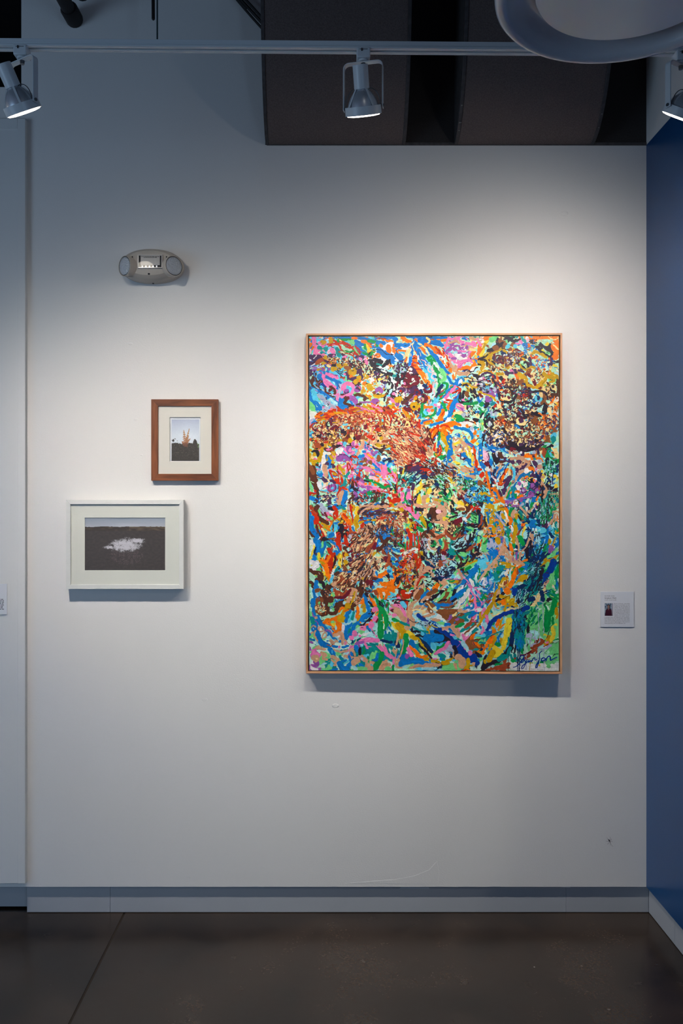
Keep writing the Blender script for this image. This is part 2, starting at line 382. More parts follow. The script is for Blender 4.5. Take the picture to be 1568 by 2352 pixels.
# ---------------------------------------------------------------- track spotlights
def spotlight(label, px, az, down, power, sigma, group='white track spotlights', beam_az=None, beam_down=None):
    x = (px - VX) * (D - TD) / F; zt_ = track_z(x)
    t = thing('track_spotlight', label, 'spotlight', (x, -TD, zt_), 0, group)
    az = R(az); th = R(down); ya = az; ba = R(beam_az); bt = R(beam_down)
    beam = Vector((math.sin(ba) * math.cos(bt), math.cos(ba) * math.cos(bt), -math.sin(bt)))
    MB().box((-0.0175, -0.0175, -0.024), (0.0175, 0.0165, 0.002)).build('track_adapter', M_WHITE, t, bevel=0.0025)
    m = MB().box((-0.006, -0.0195, -0.009), (-0.003, -0.017, -0.002)); m.box((-0.0105, -0.0182, -0.0045), (0.0105, -0.0172, -0.0035))
    m.build('latch', M_SLOT, t)
    MB().lathe([(0.011, -0.0285), (0.013, -0.027), (0.013, -0.0245), (0.011, -0.0235)], None, 24).build('swivel_collar', M_WHITE, t)
    # yoke: a flat strap bent into a U
    ax = Vector((math.cos(ya), -math.sin(ya), 0)); fw = Vector((math.sin(ya), math.cos(ya), 0))
    hw, dz, rc = 0.0515, 0.122, 0.014; zy = -0.031
    pts = [ax * -hw + Vector((0, 0, zy - dz))]
    for k in range(7):
        a = math.pi / 2 * k / 6; pts.append(ax * (-hw + rc - rc * math.cos(a)) + Vector((0, 0, zy - rc + rc * math.sin(a))))
    for k in range(7):
        a = math.pi / 2 * (1 - k / 6); pts.append(ax * (hw - rc + rc * math.cos(a)) + Vector((0, 0, zy - rc + rc * math.sin(a))))
    pts.append(ax * hw + Vector((0, 0, zy - dz)))
    MB().strap(pts, fw, 0.016, 0.0024).build('yoke', M_WHITE, t, bevel=0.0006, smooth=50)
    for s in (-1, 1):
        c = ax * (s * (hw + 0.0012)) + Vector((0, 0, zy - dz + 0.006))
        MB().tube([c - ax * 0.004 * s, c + ax * s * 0.002], 0.0042, 14).build('pivot_screw', M_STEEL, t)
    MB().tube([Vector((0, 0, zy - 0.010)), Vector((0, 0, zy + 0.004))], [0.0055, 0.0065], 14).build('swivel_nut', M_STEEL, t)
    # lamp head, local z along the beam
    axis = Vector((math.sin(az) * math.cos(th), math.cos(az) * math.cos(th), -math.sin(th)))
    side = ax; up = axis.cross(side).normalized(); side = up.cross(axis).normalized()
    c0 = Vector((0, 0, zy - dz - 0.001)) 
    Mx = Matrix(((side.x, up.x, axis.x, c0.x), (side.y, up.y, axis.y, c0.y), (side.z, up.z, axis.z, c0.z), (0, 0, 0, 1)))
    MB().lathe([(0.0475, -0.0095), (0.0475, 0.0115), (0.0455, 0.0115), (0.0455, -0.008), (0.041, -0.008), (0.041, -0.0095)], Mx, 48, False, False).build('lamp_ring', M_WHITE, t)
    bulb = MB().lathe([(0.0165, -0.052), (0.0180, -0.046), (0.0225, -0.042), (0.0310, -0.031), (0.0370, -0.019), (0.0410, -0.007), (0.0432, 0.004), (0.0435, 0.009)], Mx, 40, True, False).build('reflector_bulb', M_CHROME, t)
    MB().lathe([(0.0435, 0.009), (0.0437, 0.0115), (0.0415, 0.0138), (0.030, 0.0155), (0.012, 0.0160)], Mx, 40, False, True).build('bulb_face', M_GLOW, bulb)
    MB().lathe([(0.014, -0.105), (0.0193, -0.105), (0.0197, -0.1035), (0.0197, -0.050), (0.0185, -0.049), (0.0165, -0.049)], Mx, 36).build('socket_cup', M_WHITE, t)
    MB().lathe([(0.0175, -0.1055), (0.0178, -0.105)], Mx, 30).build('socket_cap', M_WHITE, t)
    for k in range(4):
        a = R(45 + 90 * k); u = Vector((math.cos(a), math.sin(a), 0)); v = Vector((-math.sin(a), math.cos(a), 0))
        MB().strap([Mx @ (u * 0.0185 + Vector((0, 0, -0.051))), Mx @ (u * 0.0245 + Vector((0, 0, -0.0425))), Mx @ (u * 0.039 + Vector((0, 0, -0.019))), Mx @ (u * 0.0455 + Vector((0, 0, -0.0085)))], (Mx.to_3x3() @ v), 0.0055, 0.0009).build('bracket_strap', M_WHITE, t)
    for s in (-1, 1):
        arc = []
        for k in range(13):
            a = math.pi * k / 12; arc.append(Mx @ Vector((s * (0.019 + 0.0135 * (1 - math.cos(a))), -0.01 * math.sin(a), -0.048 + 0.039 * k / 12 - 0.015 * math.sin(a))))
        MB().tube(arc, 0.0012, 6).build('spring_wire', M_STEEL, t)
    wpos = Vector((x, -TD, zt_)) + Mx @ Vector((0, 0, 0.045))
    bulb_light('spotlight_beam', wpos, beam, LAMP_W * power, WARM, beam_profile(sigma))
    return t
spotlight('white track spotlight at the left, turned right toward the small frames', 51, 31, 56, 0.95, 20.7, beam_az=48, beam_down=52)
spotlight('white track spotlight in the middle, hanging in front of the dark duct', 834, 12, 61.5, 1.59, 19, beam_az=20, beam_down=57.8)
spotlight('white track spotlight cut by the right edge, turned left toward the painting', 1563, -30, 53.5, 0.89, 31, beam_az=-30, beam_down=51.5)
spotlight('white track spotlight beyond the left edge of the photo', -185, 31, 66, 1.73, 20, beam_az=31, beam_down=70)

# spotlight on a second track above the camera, with an added unseen flap blocking it from the right part of the wall
rp = Vector((0.35, -3.35, 3.45)); tgt = Vector((0.05, 0, 0.42)); rax = (tgt - rp).normalized()
t = thing('rear_spotlight', 'black spotlight with an added beam-blocking flap high above the camera, out of view', 'spotlight', rp)
q = rax.to_track_quat('Z', 'Y').to_matrix().to_4x4()
MB().lathe([(0.03, -0.16), (0.05, -0.15), (0.055, -0.03), (0.055, -0.01), (0.05, -0.012)], q, 28, True, False).build('housing', M_CABLE, t)
MB().tube([Vector((0, 0, 0.06)) - rax * 0.08, Vector((0, 0, 0.45))], 0.012, 10).build('stem', M_CABLE, t)
e = W(1160, 1700); k = 0.10; ex = rp.x + (e.x - rp.x) * k; ey = rp.y + (e.y - rp.y) * k
zA = rp.z + (W(0, 1990).z - rp.z) * k; eb = rp + (W(1110, 2040) - rp) * k; eb2 = rp + (W(1040, 2300) - rp) * k
poly = [(ex - rp.x, 0.05), (ex - rp.x, zA - rp.z), (eb.x - rp.x, eb.z - rp.z), (eb2.x - rp.x, eb2.z - rp.z), (0.30, eb2.z - rp.z), (0.30, 0.05)]
MB().prism(poly, ey - rp.y, ey - rp.y + 0.002).build('beam_blocker', M_CABLE, t)  # added plate, outlined to throw the shade edge low on the wall
MB().tube([Vector((0.28, ey - rp.y, 0.0)), Vector((0.05, -0.05, 0.05))], 0.004, 8).build('blocker_arm', M_CABLE, t)
bulb_light('spotlight_beam', rp + rax * 0.02, rax, LAMP_W * 0.95, (1.0, 0.95, 0.89), beam_profile(9.5), 0.0028)

# ---------------------------------------------------------------- round pendant reflector at the top right
M_SHADE = mat('glossy_white_spinning', 'c3c6cb', 0.2, spec=0.8, coat=0.6)
M_DISC = mat('frosted_diffuser', 'f0efec', 0.32, spec=1.0, coat=0.6)
dpt = 1.50                                            # distance from the camera
pc = Vector((0.391 * dpt, dpt - D, H + 0.658 * dpt))
t = thing('pendant_reflector', 'large round white dish light hanging at the top right corner', 'pendant light', pc)
rr = 0.176 * dpt
prof = [(rr*0.25, 0.17), (rr*0.50, 0.145), (rr*0.78, 0.09), (rr*0.93, 0.040), (rr*0.985, 0.020), (rr, 0.006), (rr*0.995, -0.003), (rr*0.975, -0.009), (rr*0.945, -0.010), (rr*0.915, -0.005), (rr*0.90, 0.002)]
MB().lathe(prof, None, 128, True, False).build('dish', M_SHADE, t, smooth=60)
MB().lathe([(rr*0.90, 0.002), (rr*0.865, 0.016), (rr*0.82, 0.026), (rr*0.765, 0.030), (rr*0.72, 0.028), (rr*0.705, 0.018)], None, 128, False, False).build('inner_rim', M_SHADE, t, smooth=60)
MB().lathe([(rr*0.705, 0.018), (rr*0.705, 0.004), (rr*0.695, 0.0), (rr*0.5, -0.004), (rr*0.25, -0.006)], None, 128, False, True).build('diffuser', M_DISC, t, smooth=30)
MB().tube([Vector((0, 0, 0.165)), Vector((0, 0, 0.26)), Vector((0, 0, 3.9 - pc.z))], [0.03, 0.008, 0.008], 14).build('stem', M_WHITE, t)

# ---------------------------------------------------------------- emergency light
M_BEIGE = mat('beige_plastic', 'b9b1a6', 0.45, noise=(14, 0.03, 2))
M_LENS = mat('faceted_clear_lens', 'c3c9ce', 0.12, bump=(190, 1.0, 0.006), spec=0.7, metal=0.35)
M_CLEAR = pane_glass('clear_plastic')
c = W(352, 615.5)
t = thing('emergency_light', 'oval beige twin-head emergency light on the wall above the small frames', 'emergency light', c)
m = MB(); prof = [(1.0, 0.0), (1.0, 0.010), (0.992, 0.014), (0.985, 0.022), (0.955, 0.036), (0.88, 0.051), (0.74, 0.061), (0.5, 0.0655), (0.25, 0.067)]
n = 56; vs = []
for s, y in prof:
    for k in range(n):
        a = 2 * math.pi * k / n; ca, sa = math.cos(a), math.sin(a)
        vs.append((0.1125 * s * math.copysign(abs(ca) ** 0.92, ca), -y, 0.0585 * s * math.copysign(abs(sa) ** 0.92, sa)))
fs = [(i*n+k, i*n+(k+1) % n, (i+1)*n+(k+1) % n, (i+1)*n+k) for i in range(len(prof)-1) for k in range(n)]
fs += [tuple(range(n-1, -1, -1)), tuple((len(prof)-1)*n+k for k in range(n))]
m.add(vs, fs).build('housing', M_BEIGE, t, smooth=25)
for s in (-1, 1):
    a = R(41) * s
    ax = Vector((math.sin(a) * 0.985, -math.cos(a) * 0.985, -0.05)).normalized()
    cc = Vector((s * 0.083, -0.060, -0.012))
    Q = Matrix.Translation(cc) @ ax.to_track_quat('Z', 'Y').to_matrix().to_4x4()
    hd = MB().lathe([(0.028, -0.045), (0.033, -0.035), (0.0350, -0.012), (0.0358, 0.004), (0.0352, 0.0065), (0.0335, 0.0065), (0.0330, 0.003)], Q, 40, True, False).build('lamp_head', M_BEIGE, t)
    MB().lathe([(0.0331, 0.001), (0.0331, 0.0045), (0.0312, 0.0055), (0.0312, 0.002)], Q, 40, True, True).build('bezel', mat('dark_bezel', '4a4845', 0.3), hd)
    MB().lathe([(0.0311, 0.003), (0.0304, 0.0065), (0.023, 0.0095), (0.010, 0.0110)], Q, 36, True, True).build('lens', M_LENS, hd)
    MB().box((s*0.060 - 0.002, -0.0640, 0.012), (s*0.060 + 0.002, -0.056, 0.022)).build('aiming_slot', M_SLOT, t)
# test window with a printed plate behind clear plastic
zc = 0.002; xc = 0.004; wy = -0.0682
fr = MB()
for a, b in (((-0.043, -0.0235), (0.043, -0.0205)), ((-0.043, 0.0205), (0.043, 0.0235)), ((-0.043, -0.0205), (-0.040, 0.0205)), ((0.040, -0.0205), (0.043, 0.0205))):
    fr.box((xc + a[0], wy - 0.0035, zc + a[1]), (xc + b[0], wy + 0.012, zc + b[1]))
wn = fr.build('window_bezel', mat('bright_bezel_plastic', 'c9c4bd', 0.15, spec=0.8), t, bevel=0.0008)
MB().box((xc - 0.040, wy - 0.0002, zc - 0.0205), (xc + 0.040, wy + 0.010, zc + 0.0205)).build('window_recess', M_SLOT, wn)
MB().box((xc - 0.0335, wy - 0.0008, zc - 0.0125), (xc + 0.0335, wy - 0.0003, zc + 0.0205)).build('printed_plate', mat('grey_label_card', 'b2afab', 0.4), wn)
pr = MB(); rnd = random.Random(4)
for row, zz in enumerate((0.0172, 0.0142)):
    x = -0.031 + row * 0.008
    while x < 0.030 - row * 0.008:
        l = rnd.uniform(0.0035, 0.009); pr.box((xc + x, wy - 0.0010, zc + zz - 0.0009), (xc + min(x + l, 0.031), wy - 0.0008, zc + zz + 0.0009)); x += l + 0.0014
pr.build('plate_print', mat('black_print', '2c2a2a', 0.6), wn)
for k in range(5):
    xx = -0.030 + k * 0.0125
    MB().box((xc + xx, wy - 0.0016, zc - 0.0200), (xc + xx + 0.005, wy - 0.0003, zc - 0.0140)).build('battery_clip', M_CHROME, wn, bevel=0.0006)
MB().box((xc - 0.0405, wy - 0.0034, zc - 0.021), (xc + 0.0405, wy - 0.0024, zc + 0.021)).build('clear_cover', M_CLEAR, wn)
MB().lathe([(0.0032, 0), (0.0030, 0.0012), (0.0018, 0.0014)], Matrix.Translation((-0.002, -0.0625, -0.0395)) @ Matrix.Rotation(R(115), 4, 'X') @ Matrix.Scale(1.3, 4, (1, 0, 0)), 18).build('test_button', M_SLOT, t)
MB().lathe([(0.0034, 0), (0.0030, 0.002)], Matrix.Translation((0.003, -0.016, -0.0595)) @ Matrix.Rotation(R(180), 4, 'X'), 14).build('screw_plug', M_SLOT, t)

# ---------------------------------------------------------------- small framed photographs
M_GLASS = pane_glass('picture_glass')
M_PRINT = mat('photo_print', 'ffffff', 0.35, attr='paint', noise=(900, 0.10, 1))
def wood_mat(name, c0, c1, vertical):
    m = bpy.data.materials.new(name); m.use_nodes = True; nt = m.node_tree; b = nt.nodes['Principled BSDF']; b.inputs['Roughness'].default_value = 0.45
    tc = nt.nodes.new('ShaderNodeTexCoord'); mp = nt.nodes.new('ShaderNodeMapping')
    mp.inputs['Scale'].default_value = (14, 14, 1.6) if vertical else (1.6, 14, 14)
    nt.links.new(tc.outputs['Object'], mp.inputs[0])
    n = nt.nodes.new('ShaderNodeTexNoise'); n.inputs['Scale'].default_value = 5; n.inputs['Detail'].default_value = 8; n.inputs['Distortion'].default_value = 0.6
    nt.links.new(mp.outputs[0], n.inputs['Vector'])
    r = nt.nodes.new('ShaderNodeValToRGB'); nt.links.new(n.outputs[0], r.inputs[0])
    r.color_ramp.elements[0].position = 0.34; r.color_ramp.elements[0].color = (*rgb(c0), 1)
    r.color_ramp.elements[1].position = 0.66; r.color_ramp.elements[1].color = (*rgb(c1), 1)
    nt.links.new(r.outputs[0], b.inputs['Base Color'])
    return m
def frame_rails(t, w, h, bw, dep, mh, mv, lip=0.0):
    """four mitred rails, outer size w x h, front at y = 0, back at y = dep (local)"""
    def rail(outer, inner):
        vs = [(*outer[0], 0), (*outer[1], 0), (*inner[1], 0), (*inner[0], 0)]
        v = [(x, 0, z) for x, z, _ in vs] + [(x, dep, z) for x, z, _ in vs]
        return MB().add(v, [(0,1,2,3),(7,6,5,4),(0,4,5,1),(1,5,6,2),(2,6,7,3),(3,7,4,0)])
    a, b = w / 2, h / 2; i, j = a - bw, b - bw
    for o_, n_, m_ in (([(-a, b), (a, b)], [(-i, j), (i, j)], mh), ([(-a, -b), (a, -b)], [(-i, -j), (i, -j)], mh),
                       ([(-a, -b), (-a, b)], [(-i, -j), (-i, j)], mv), ([(a, -b), (a, b)], [(i, -j), (i, j)], mv)):
        rail(o_, n_).build('frame_rail', m_, t, bevel=0.0007, smooth=0)
def mat_board(t, w, h, cx, cz, ow, oh, y, m):
    a, b = w / 2, h / 2; x0, x1, z0, z1 = cx - ow / 2, cx + ow / 2, cz - oh / 2, cz + oh / 2; e = 0.0012
    vs = [(-a, y, -b), (a, y, -b), (a, y, b), (-a, y, b), (x0, y, z0), (x1, y, z0), (x1, y, z1), (x0, y, z1)]
    vs += [(x0 + e, y + e, z0 + e), (x1 - e, y + e, z0 + e), (x1 - e, y + e, z1 - e), (x0 + e, y + e, z1 - e)]
    fs = []
    for k in range(4):
        k2 = (k + 1) % 4; fs += [(k, k2, k2 + 4, k + 4), (k + 4, k2 + 4, k2 + 8, k + 8)]
    vs += [(-a, y + 0.003, -b), (a, y + 0.003, -b), (a, y + 0.003, b), (-a, y + 0.003, b)]
    fs += [(12, 13, 1, 0), (13, 14, 2, 1), (14, 15, 3, 2), (15, 12, 0, 3)]
    return MB().add(vs, fs).build('mat_board', m, t, smooth=0)
def print_grid(t, x0, x1, z0, z1, y, nx, ny, fn, name='photo_print'):
    vs = []; cols = []; fs = []
    for j in range(ny + 1):
        for i in range(nx + 1):
            u, v = i / nx, j / ny
            vs.append((x0 + (x1 - x0) * u, y, z1 + (z0 - z1) * v)); cols.append(fn(u, v))
    for j in range(ny):
        for i in range(nx):
            k = j * (nx + 1) + i; fs.append((k, k + nx + 1, k + nx + 2, k + 1))
    return color_mesh(name, vs, fs, cols, M_PRINT, t)
from mathutils import noise as mn
def mixc(a, b, f): return tuple(a[i] + (b[i] - a[i]) * f for i in range(3))
def n2(x, y, s=0.0): return mn.noise((x, y, s))

# brown frame: fern over a dark hedge
dep = 0.0135; k = (D - dep) / F
t = thing('framed_photo', 'small brown wooden frame holding a photo of a fern above a dark hedge', 'framed photo', W(424, 1010.5, dep), 0, 'small framed photos left of the painting')
w_, h_ = 154 * k, 187 * k
mh, mv = wood_mat('brown_wood_across', '5f3420', '8c5231', False), wood_mat('brown_wood_upright', '5f3420', '8c5231', True)
frame_rails(t, w_, h_, 0.0245, dep - 0.001, mh, mv)
M_CREAM = mat('cream_mat_board', 'e0dbd0', 0.8)
mat_board(t, w_ - 0.046, h_ - 0.046, (424.5 - 424) * k, (1010.5 - 1009) * k, 71.5 * k, 102 * k, 0.0040, M_CREAM)
MB().box((-w_/2 + 0.022, 0.0072, -h_/2 + 0.022), (w_/2 - 0.022, 0.0088, h_/2 - 0.022)).build('print_paper', mat('white_photo_paper', 'e9ecf0', 0.5), t)
hr = random.Random(8); hedge = [0.565 + 0.05 * max(0, n2(i * 0.13, 3)) + hr.uniform(-0.012, 0.012) for i in range(101)]
def hedge_y(u):
    y = hedge[int(u * 100)]
    y += 0.035 * max(0, (u - 0.2)) * (1 if u < 0.5 else 0)
    if 0.78 < u < 0.92: y -= 0.09 * math.cos((u - 0.85) / 0.07 * 1.5) ** 0.7 if abs(u - 0.85) < 0.07 else 0
    return y
ferns = [((0.50, 0.60), (0.44, 0.25), 0.085), ((0.50, 0.60), (0.645, 0.215), 0.05), ((0.50, 0.62), (0.62, 0.38), 0.085), ((0.50, 0.62), (0.37, 0.53), 0.05), ((0.48, 0.62), (0.68, 0.46), 0.06)]
def fern_hit(u, v):
    for i, ((ax, ay), (bx_, by), wd) in enumerate(ferns):
        dx, dy = bx_ - ax, by - ay; L2 = dx*dx + dy*dy; s = ((u-ax)*dx + (v-ay)*dy) / L2
        if 0 <= s <= 1:
            d = abs((u-ax)*dy - (v-ay)*dx) / math.sqrt(L2); hw = wd * (1 - s) ** 0.7 + 0.004
            if d < hw and (d < 0.013 or math.sin(s * 46 + d * 60) > -0.25): return True
    return False
def photo1(u, v):
    sky = mixc(rgb('b9c1d6'), rgb('e3ebf3'), min(1, v * 2.4 + 0.25 * (0.5 - abs(u - 0.55))))
    if v > hedge_y(u) or ((u - 0.07)**2 + (v - 0.51)**2 < 0.0012 + 0.0012 * n2(u*40, v*40)) or (u < 0.22 and abs(v - 0.49 - 0.03*math.sin(u*40)) < 0.008 * (1 + n2(u*60, v*60, 5)) and n2(u*50, v*50, 2) > -.1):
        if u > 0.93 and 0.55 < v < 0.68 and n2(u*30, v*30, 9) > -0.1: return rgb('7f9a6b')
        c = rgb('47433f')
        if n2(u * 34, v * 46, 7) > 0.42 and 0.6 < v < 0.9: c = rgb('8b8072')
        if fern_hit(u, v - 0.02) and v < 0.66: c = rgb('a5694c')
        return mixc(c, rgb('55514d'), 0.5 + 0.5 * n2(u*20, v*20))
    if fern_hit(u, v): return mixc(rgb('c39468'), rgb('9a5a44'), min(1, max(0, (v - 0.35) * 3 + n2(u*40, v*40) * 0.4)))
    return sky
x0, x1 = (393 - 424) * k, (456.5 - 424) * k; z1, z0 = (1010.5 - 963) * k, (1010.5 - 1058.5) * k
print_grid(t, x0, x1, z0, z1, 0.0070, 96, 144, photo1)
MB().box((-w_/2 + 0.023, 0.0022, -h_/2 + 0.023), (w_/2 - 0.023, 0.0034, h_/2 - 0.023)).build('glass', M_GLASS, t)

# white frame: pale blur on a dark plain
dep = 0.0270; k = (D - dep) / F
t = thing('framed_photo', 'white frame holding a photo of a pale patch on a dark plain, lower left', 'framed photo', W(286.5, 1250.5, dep), 0, 'small framed photos left of the painting')
w_, h_ = 270 * k, 205 * k
M_WF = mat('white_lacquered_wood', 'd9dad6', 0.35, noise=(40, 0.02, 3))
frame_rails(t, w_, h_, 10.2 * k, dep - 0.001, M_WF, M_WF)
M_MATW = mat('ivory_mat_board', 'dfe0d6', 0.8)
mat_board(t, w_ - 17 * k, h_ - 17 * k, (286 - 286.5) * k, (1250.5 - 1250) * k, 186 * k, 122 * k, 0.0050, M_MATW)
def photo2(u, v):
    if v < 0.175 + 0.012 * n2(u * 6, 1) + 0.006 * n2(u * 40, 2):
        return mixc(mixc(rgb('8996a8'), rgb('c8ccd2'), v / 0.18), rgb('a3aab6'), 0.4 + 0.5 * n2(u * 3, v * 25))
    c = mixc(rgb('4a4646'), rgb('58524f'), 0.5 + 0.5 * n2(u * 30, v * 30))
    if v < 0.25: c = mixc(rgb('6e6152'), rgb('4e4742'), min(1, max(0, 0.4 + 1.2 * n2(u * 14, v * 30) + (v - 0.175) * 8 - (0.3 if u > 0.55 else -0.4))))
    d = ((u - 0.50) / 0.20) ** 2 + ((v - 0.52) / 0.13) ** 2
    d2 = ((u - 0.64) / 0.11) ** 2 + ((v - 0.44) / 0.06) ** 2; d3 = ((u - 0.33) / 0.11) ** 2 + ((v - 0.56) / 0.04) ** 2
    g = max(1.15 - d, 1.1 - d2, 1.0 - d3) + 0.7 * n2(u * 24, v * 20, 3) + 0.6 * n2(u * 75, v * 60, 4) + 0.3 * n2(u * 160, v * 120, 5)
    if g > 0.2: c = mixc(c, rgb('d5d2d8'), min(1, (g - 0.2) * 1.4))
    elif ((u - 0.52) / 0.2) ** 2 + ((v - 0.72) / 0.16) ** 2 < 1 and n2(u * 110, v * 80, 6) + 0.5 * n2(u * 30, v * 30, 2) > 0.22: c = mixc(c, rgb('857074'), 0.55)
    elif n2(u * 170, v * 110, 8) > 0.62 and v > 0.6: c = mixc(c, rgb('8d8886'), 0.4)
    return c
x0, x1 = (192 - 286.5) * k, (380 - 286.5) * k; z1, z0 = (1250.5 - 1188) * k, (1250.5 - 1312) * k
print_grid(t, x0, x1, z0, z1, 0.0068, 270, 178, photo2)
MB().box((-w_/2 + 8 * k, 0.008, -h_/2 + 8 * k), (w_/2 - 8 * k, 0.010, h_/2 - 8 * k)).build('backing_board', M_SLOT, t)
MB().box((-w_/2 + 9 * k, 0.0025, -h_/2 + 9 * k), (w_/2 - 9 * k, 0.0040, h_/2 - 9 * k)).build('glass', M_GLASS, t)

# ---------------------------------------------------------------- wall labels
M_CARD = mat('white_label_card', 'd7dae0', 0.6)
M_INK = mat('black_label_ink', '3c3e44', 0.7)
FRONT = Matrix.Rotation(R(90), 4, 'X')
def card_text(t, lines, k, bold_rows=()):
    """lines: (text, x0 px, baseline px, width px or None, size px) relative to the card centre"""
    m = MB()
    for txt, x, y, wd, size, bold in lines:
        vs, fs, wtxt = text_mesh(txt, size * k, Matrix.Identity(4), bold * k)
        s = (wd * k / wtxt) if wd else 1.0
        m.add([(v[0] * s + x * k, -0.00015, v[1] - y * k) for v in vs], fs)
    return m.build('lettering', M_INK, t, smooth=0)
k = (D - 0.003) / F; cpx, cpy = 1417, 1399.5
t = thing('wall_label', 'white square label with a small portrait photo right of the painting', 'label', W(cpx, cpy, 0.003), 0, 'printed wall labels')
MB().box((-38 * k, 0, -40.5 * k), (38 * k, 0.0028, 40.5 * k)).build('card', M_CARD, t, bevel=0.0003)
L = [('SUYUN SON', -29, -29.3, 22.5, 3.6, 0), ('Sorghum Field', -29, -24.6, 26.5, 3.9, 0.055), ('acrylic, mixed media', -29, -20.6, 27, 3.2, 0)]
side = ['Born in Korea, currently', 'living in Louisville, my art', 'explores the fluidity of', 'all life. Through abstract', 'expressionism, I breakdown', 'conventional categories by', 'breaking down perception', 'into fundamentals of colors,', 'shapes, and textures that', 'blend into each other.']
for i, s in enumerate(side): L.append((s, -7.3, -12.0 + i * 3.19, 36, 3.0, 0))
full = ['Language exists by defining and separating.', 'Art reveals how all things flow into each', 'other. My art invites viewers to see the world', 'with new eyes of appreciation. See more at', 'www.suyunson.com and @suyun.son']
for i, s in enumerate(full): L.append((s, -29.4, 19.9 + i * 3.2, 57.5 if i < 4 else 48, 3.0, 0))
card_text(t, L, k)
def portrait(u, v):
    if ((u - 0.47) / 0.105) ** 2 + ((v - 0.27) / 0.115) ** 2 < 1:
        if abs(v - 0.255) < 0.012 and abs(abs(u - 0.47) - 0.045) < 0.02: return rgb('3a2a2c')
        if abs(v - 0.325) < 0.010 and abs(u - 0.47) < 0.035: return rgb('7c4444')
        return mixc(rgb('a8806f'), rgb('8a6257'), (u - 0.37) * 4)
    if 0.36 < v < 0.58 and abs(u - 0.47) < 0.075 - max(0, v - 0.42) * 0.42: return rgb('94695c')
    if ((u - 0.49) / 0.17) ** 2 + ((v - 0.235) / 0.15) ** 2 < 1 or (0.2 < v < 0.40 and abs(u - 0.50) < 0.15): return rgb('241f2a')
    if v > 0.41 and abs(u - 0.49) < min(0.36, 0.13 + (v - 0.41) * 1.5) + (v - 0.42) * 0.12: return mixc(rgb('4c1b2c'), rgb('381424'), v)
    if u > 0.87: return rgb('b3b8c4') if u < 0.95 else rgb('4c4a5c')
    return mixc(rgb('2f4c63'), rgb('93a3b4'), min(1, max(0, 0.45 + 1.3 * n2(u * 5, v * 7, 4))))
print_grid(t, (1388 - cpx) * k, (1407 - cpx) * k, (cpy - 1414.5) * k, (cpy - 1385.5) * k, -0.0002, 54, 82, portrait, 'portrait_photo')
# label cut by the left edge
k = (D - 0.023) / F; cpx, cpy = -22, 1376
t = thing('wall_label', 'white label cut off by the left edge of the photo on the pale panel', 'label', W(cpx, cpy, 0.0205), 0, 'printed wall labels')
MB().box((-38 * k, 0, -35 * k), (38 * k, 0.0028, 35 * k)).build('card', M_CARD, t, bevel=0.0003)
pr = MB(); rnd = random.Random(21)                 # print too small to read: word-long dashes
for row in range(8):
    y = 0.8 + row * 3.2; x = -29.0
    while x < 29:
        l = min(rnd.uniform(2.5, 8), 31 - x); pr.box((x * k, -0.00015, -(y + 0.75) * k), ((x + l) * k, 0.0, -(y - 0.75) * k)); x += l + 1.2
pr.build('lettering', M_INK, t, smooth=0)

# ---------------------------------------------------------------- spider low on the wall
sp = W(1399, 1931, 0.004)
t = thing('cellar_spider', 'tiny long-legged spider on the white wall near the blue corner', 'spider', sp)
M_SP = mat('spider_brown', '2b2524', 0.7)
MB().tube([Vector((-0.0035, 0, 0.0055)), Vector((-0.002, 0, 0.003)), Vector((0, 0, 0)), Vector((0.0015, 0, -0.003)), Vector((0.003, 0, -0.0065))], [0.0006, 0.0016, 0.0021, 0.0012, 0.0004], 10).build('body', M_SP, t)
for (a, b) in (((-7, 6), (-9, 13)), ((5, 8), (3, 16)), ((7, 3), (10, 6)), ((8, -3), (14, -4)), ((-8, -2), (-14, -3)), ((-4, -10), (-8, -16)), ((3, -12), (7, -22)), ((6, -14), (16, -26))):
    s = 0.00085
    MB().tube([Vector((0, 0.001, 0)), Vector((a[0] * s, -0.003, a[1] * s)), Vector((b[0] * s, 0.0035, b[1] * s))], 0.00028, 5).build('leg', M_SP, t)

# ---------------------------------------------------------------- the painting
k = (D - 0.040) / F
PX, PY = 996.3, 1156.5
t = thing('abstract_painting', 'large colourful abstract floral painting in a thin natural wood frame', 'painting', W(PX, PY, 0.0375), -0.0105)
pw, ph = 588 * k, 783 * k
M_OAK1, M_OAK2 = wood_mat('pale_wood_across', 'bb8760', 'd8a67d', False), wood_mat('pale_wood_upright', 'bb8760', 'd8a67d', True)
frame_rails(t, pw, ph, 0.0068, 0.030, M_OAK1, M_OAK2)
MB().box((-pw/2 + 0.006, 0.024, -ph/2 + 0.006), (pw/2 - 0.006, 0.028, ph/2 - 0.006)).build('backing_board', M_SLOT, t)
cw, ch = pw / 2 - 0.0105, ph / 2 - 0.0098
canvas = MB().box((-cw, 0.0035, -ch), (cw, 0.024, ch)).build('canvas', mat('primed_canvas', 'bcdccb', 0.7, bump=(900, 0.2, 0.0004)), t, bevel=0.002)
PAINTING = (t, canvas, k, cw, ch)

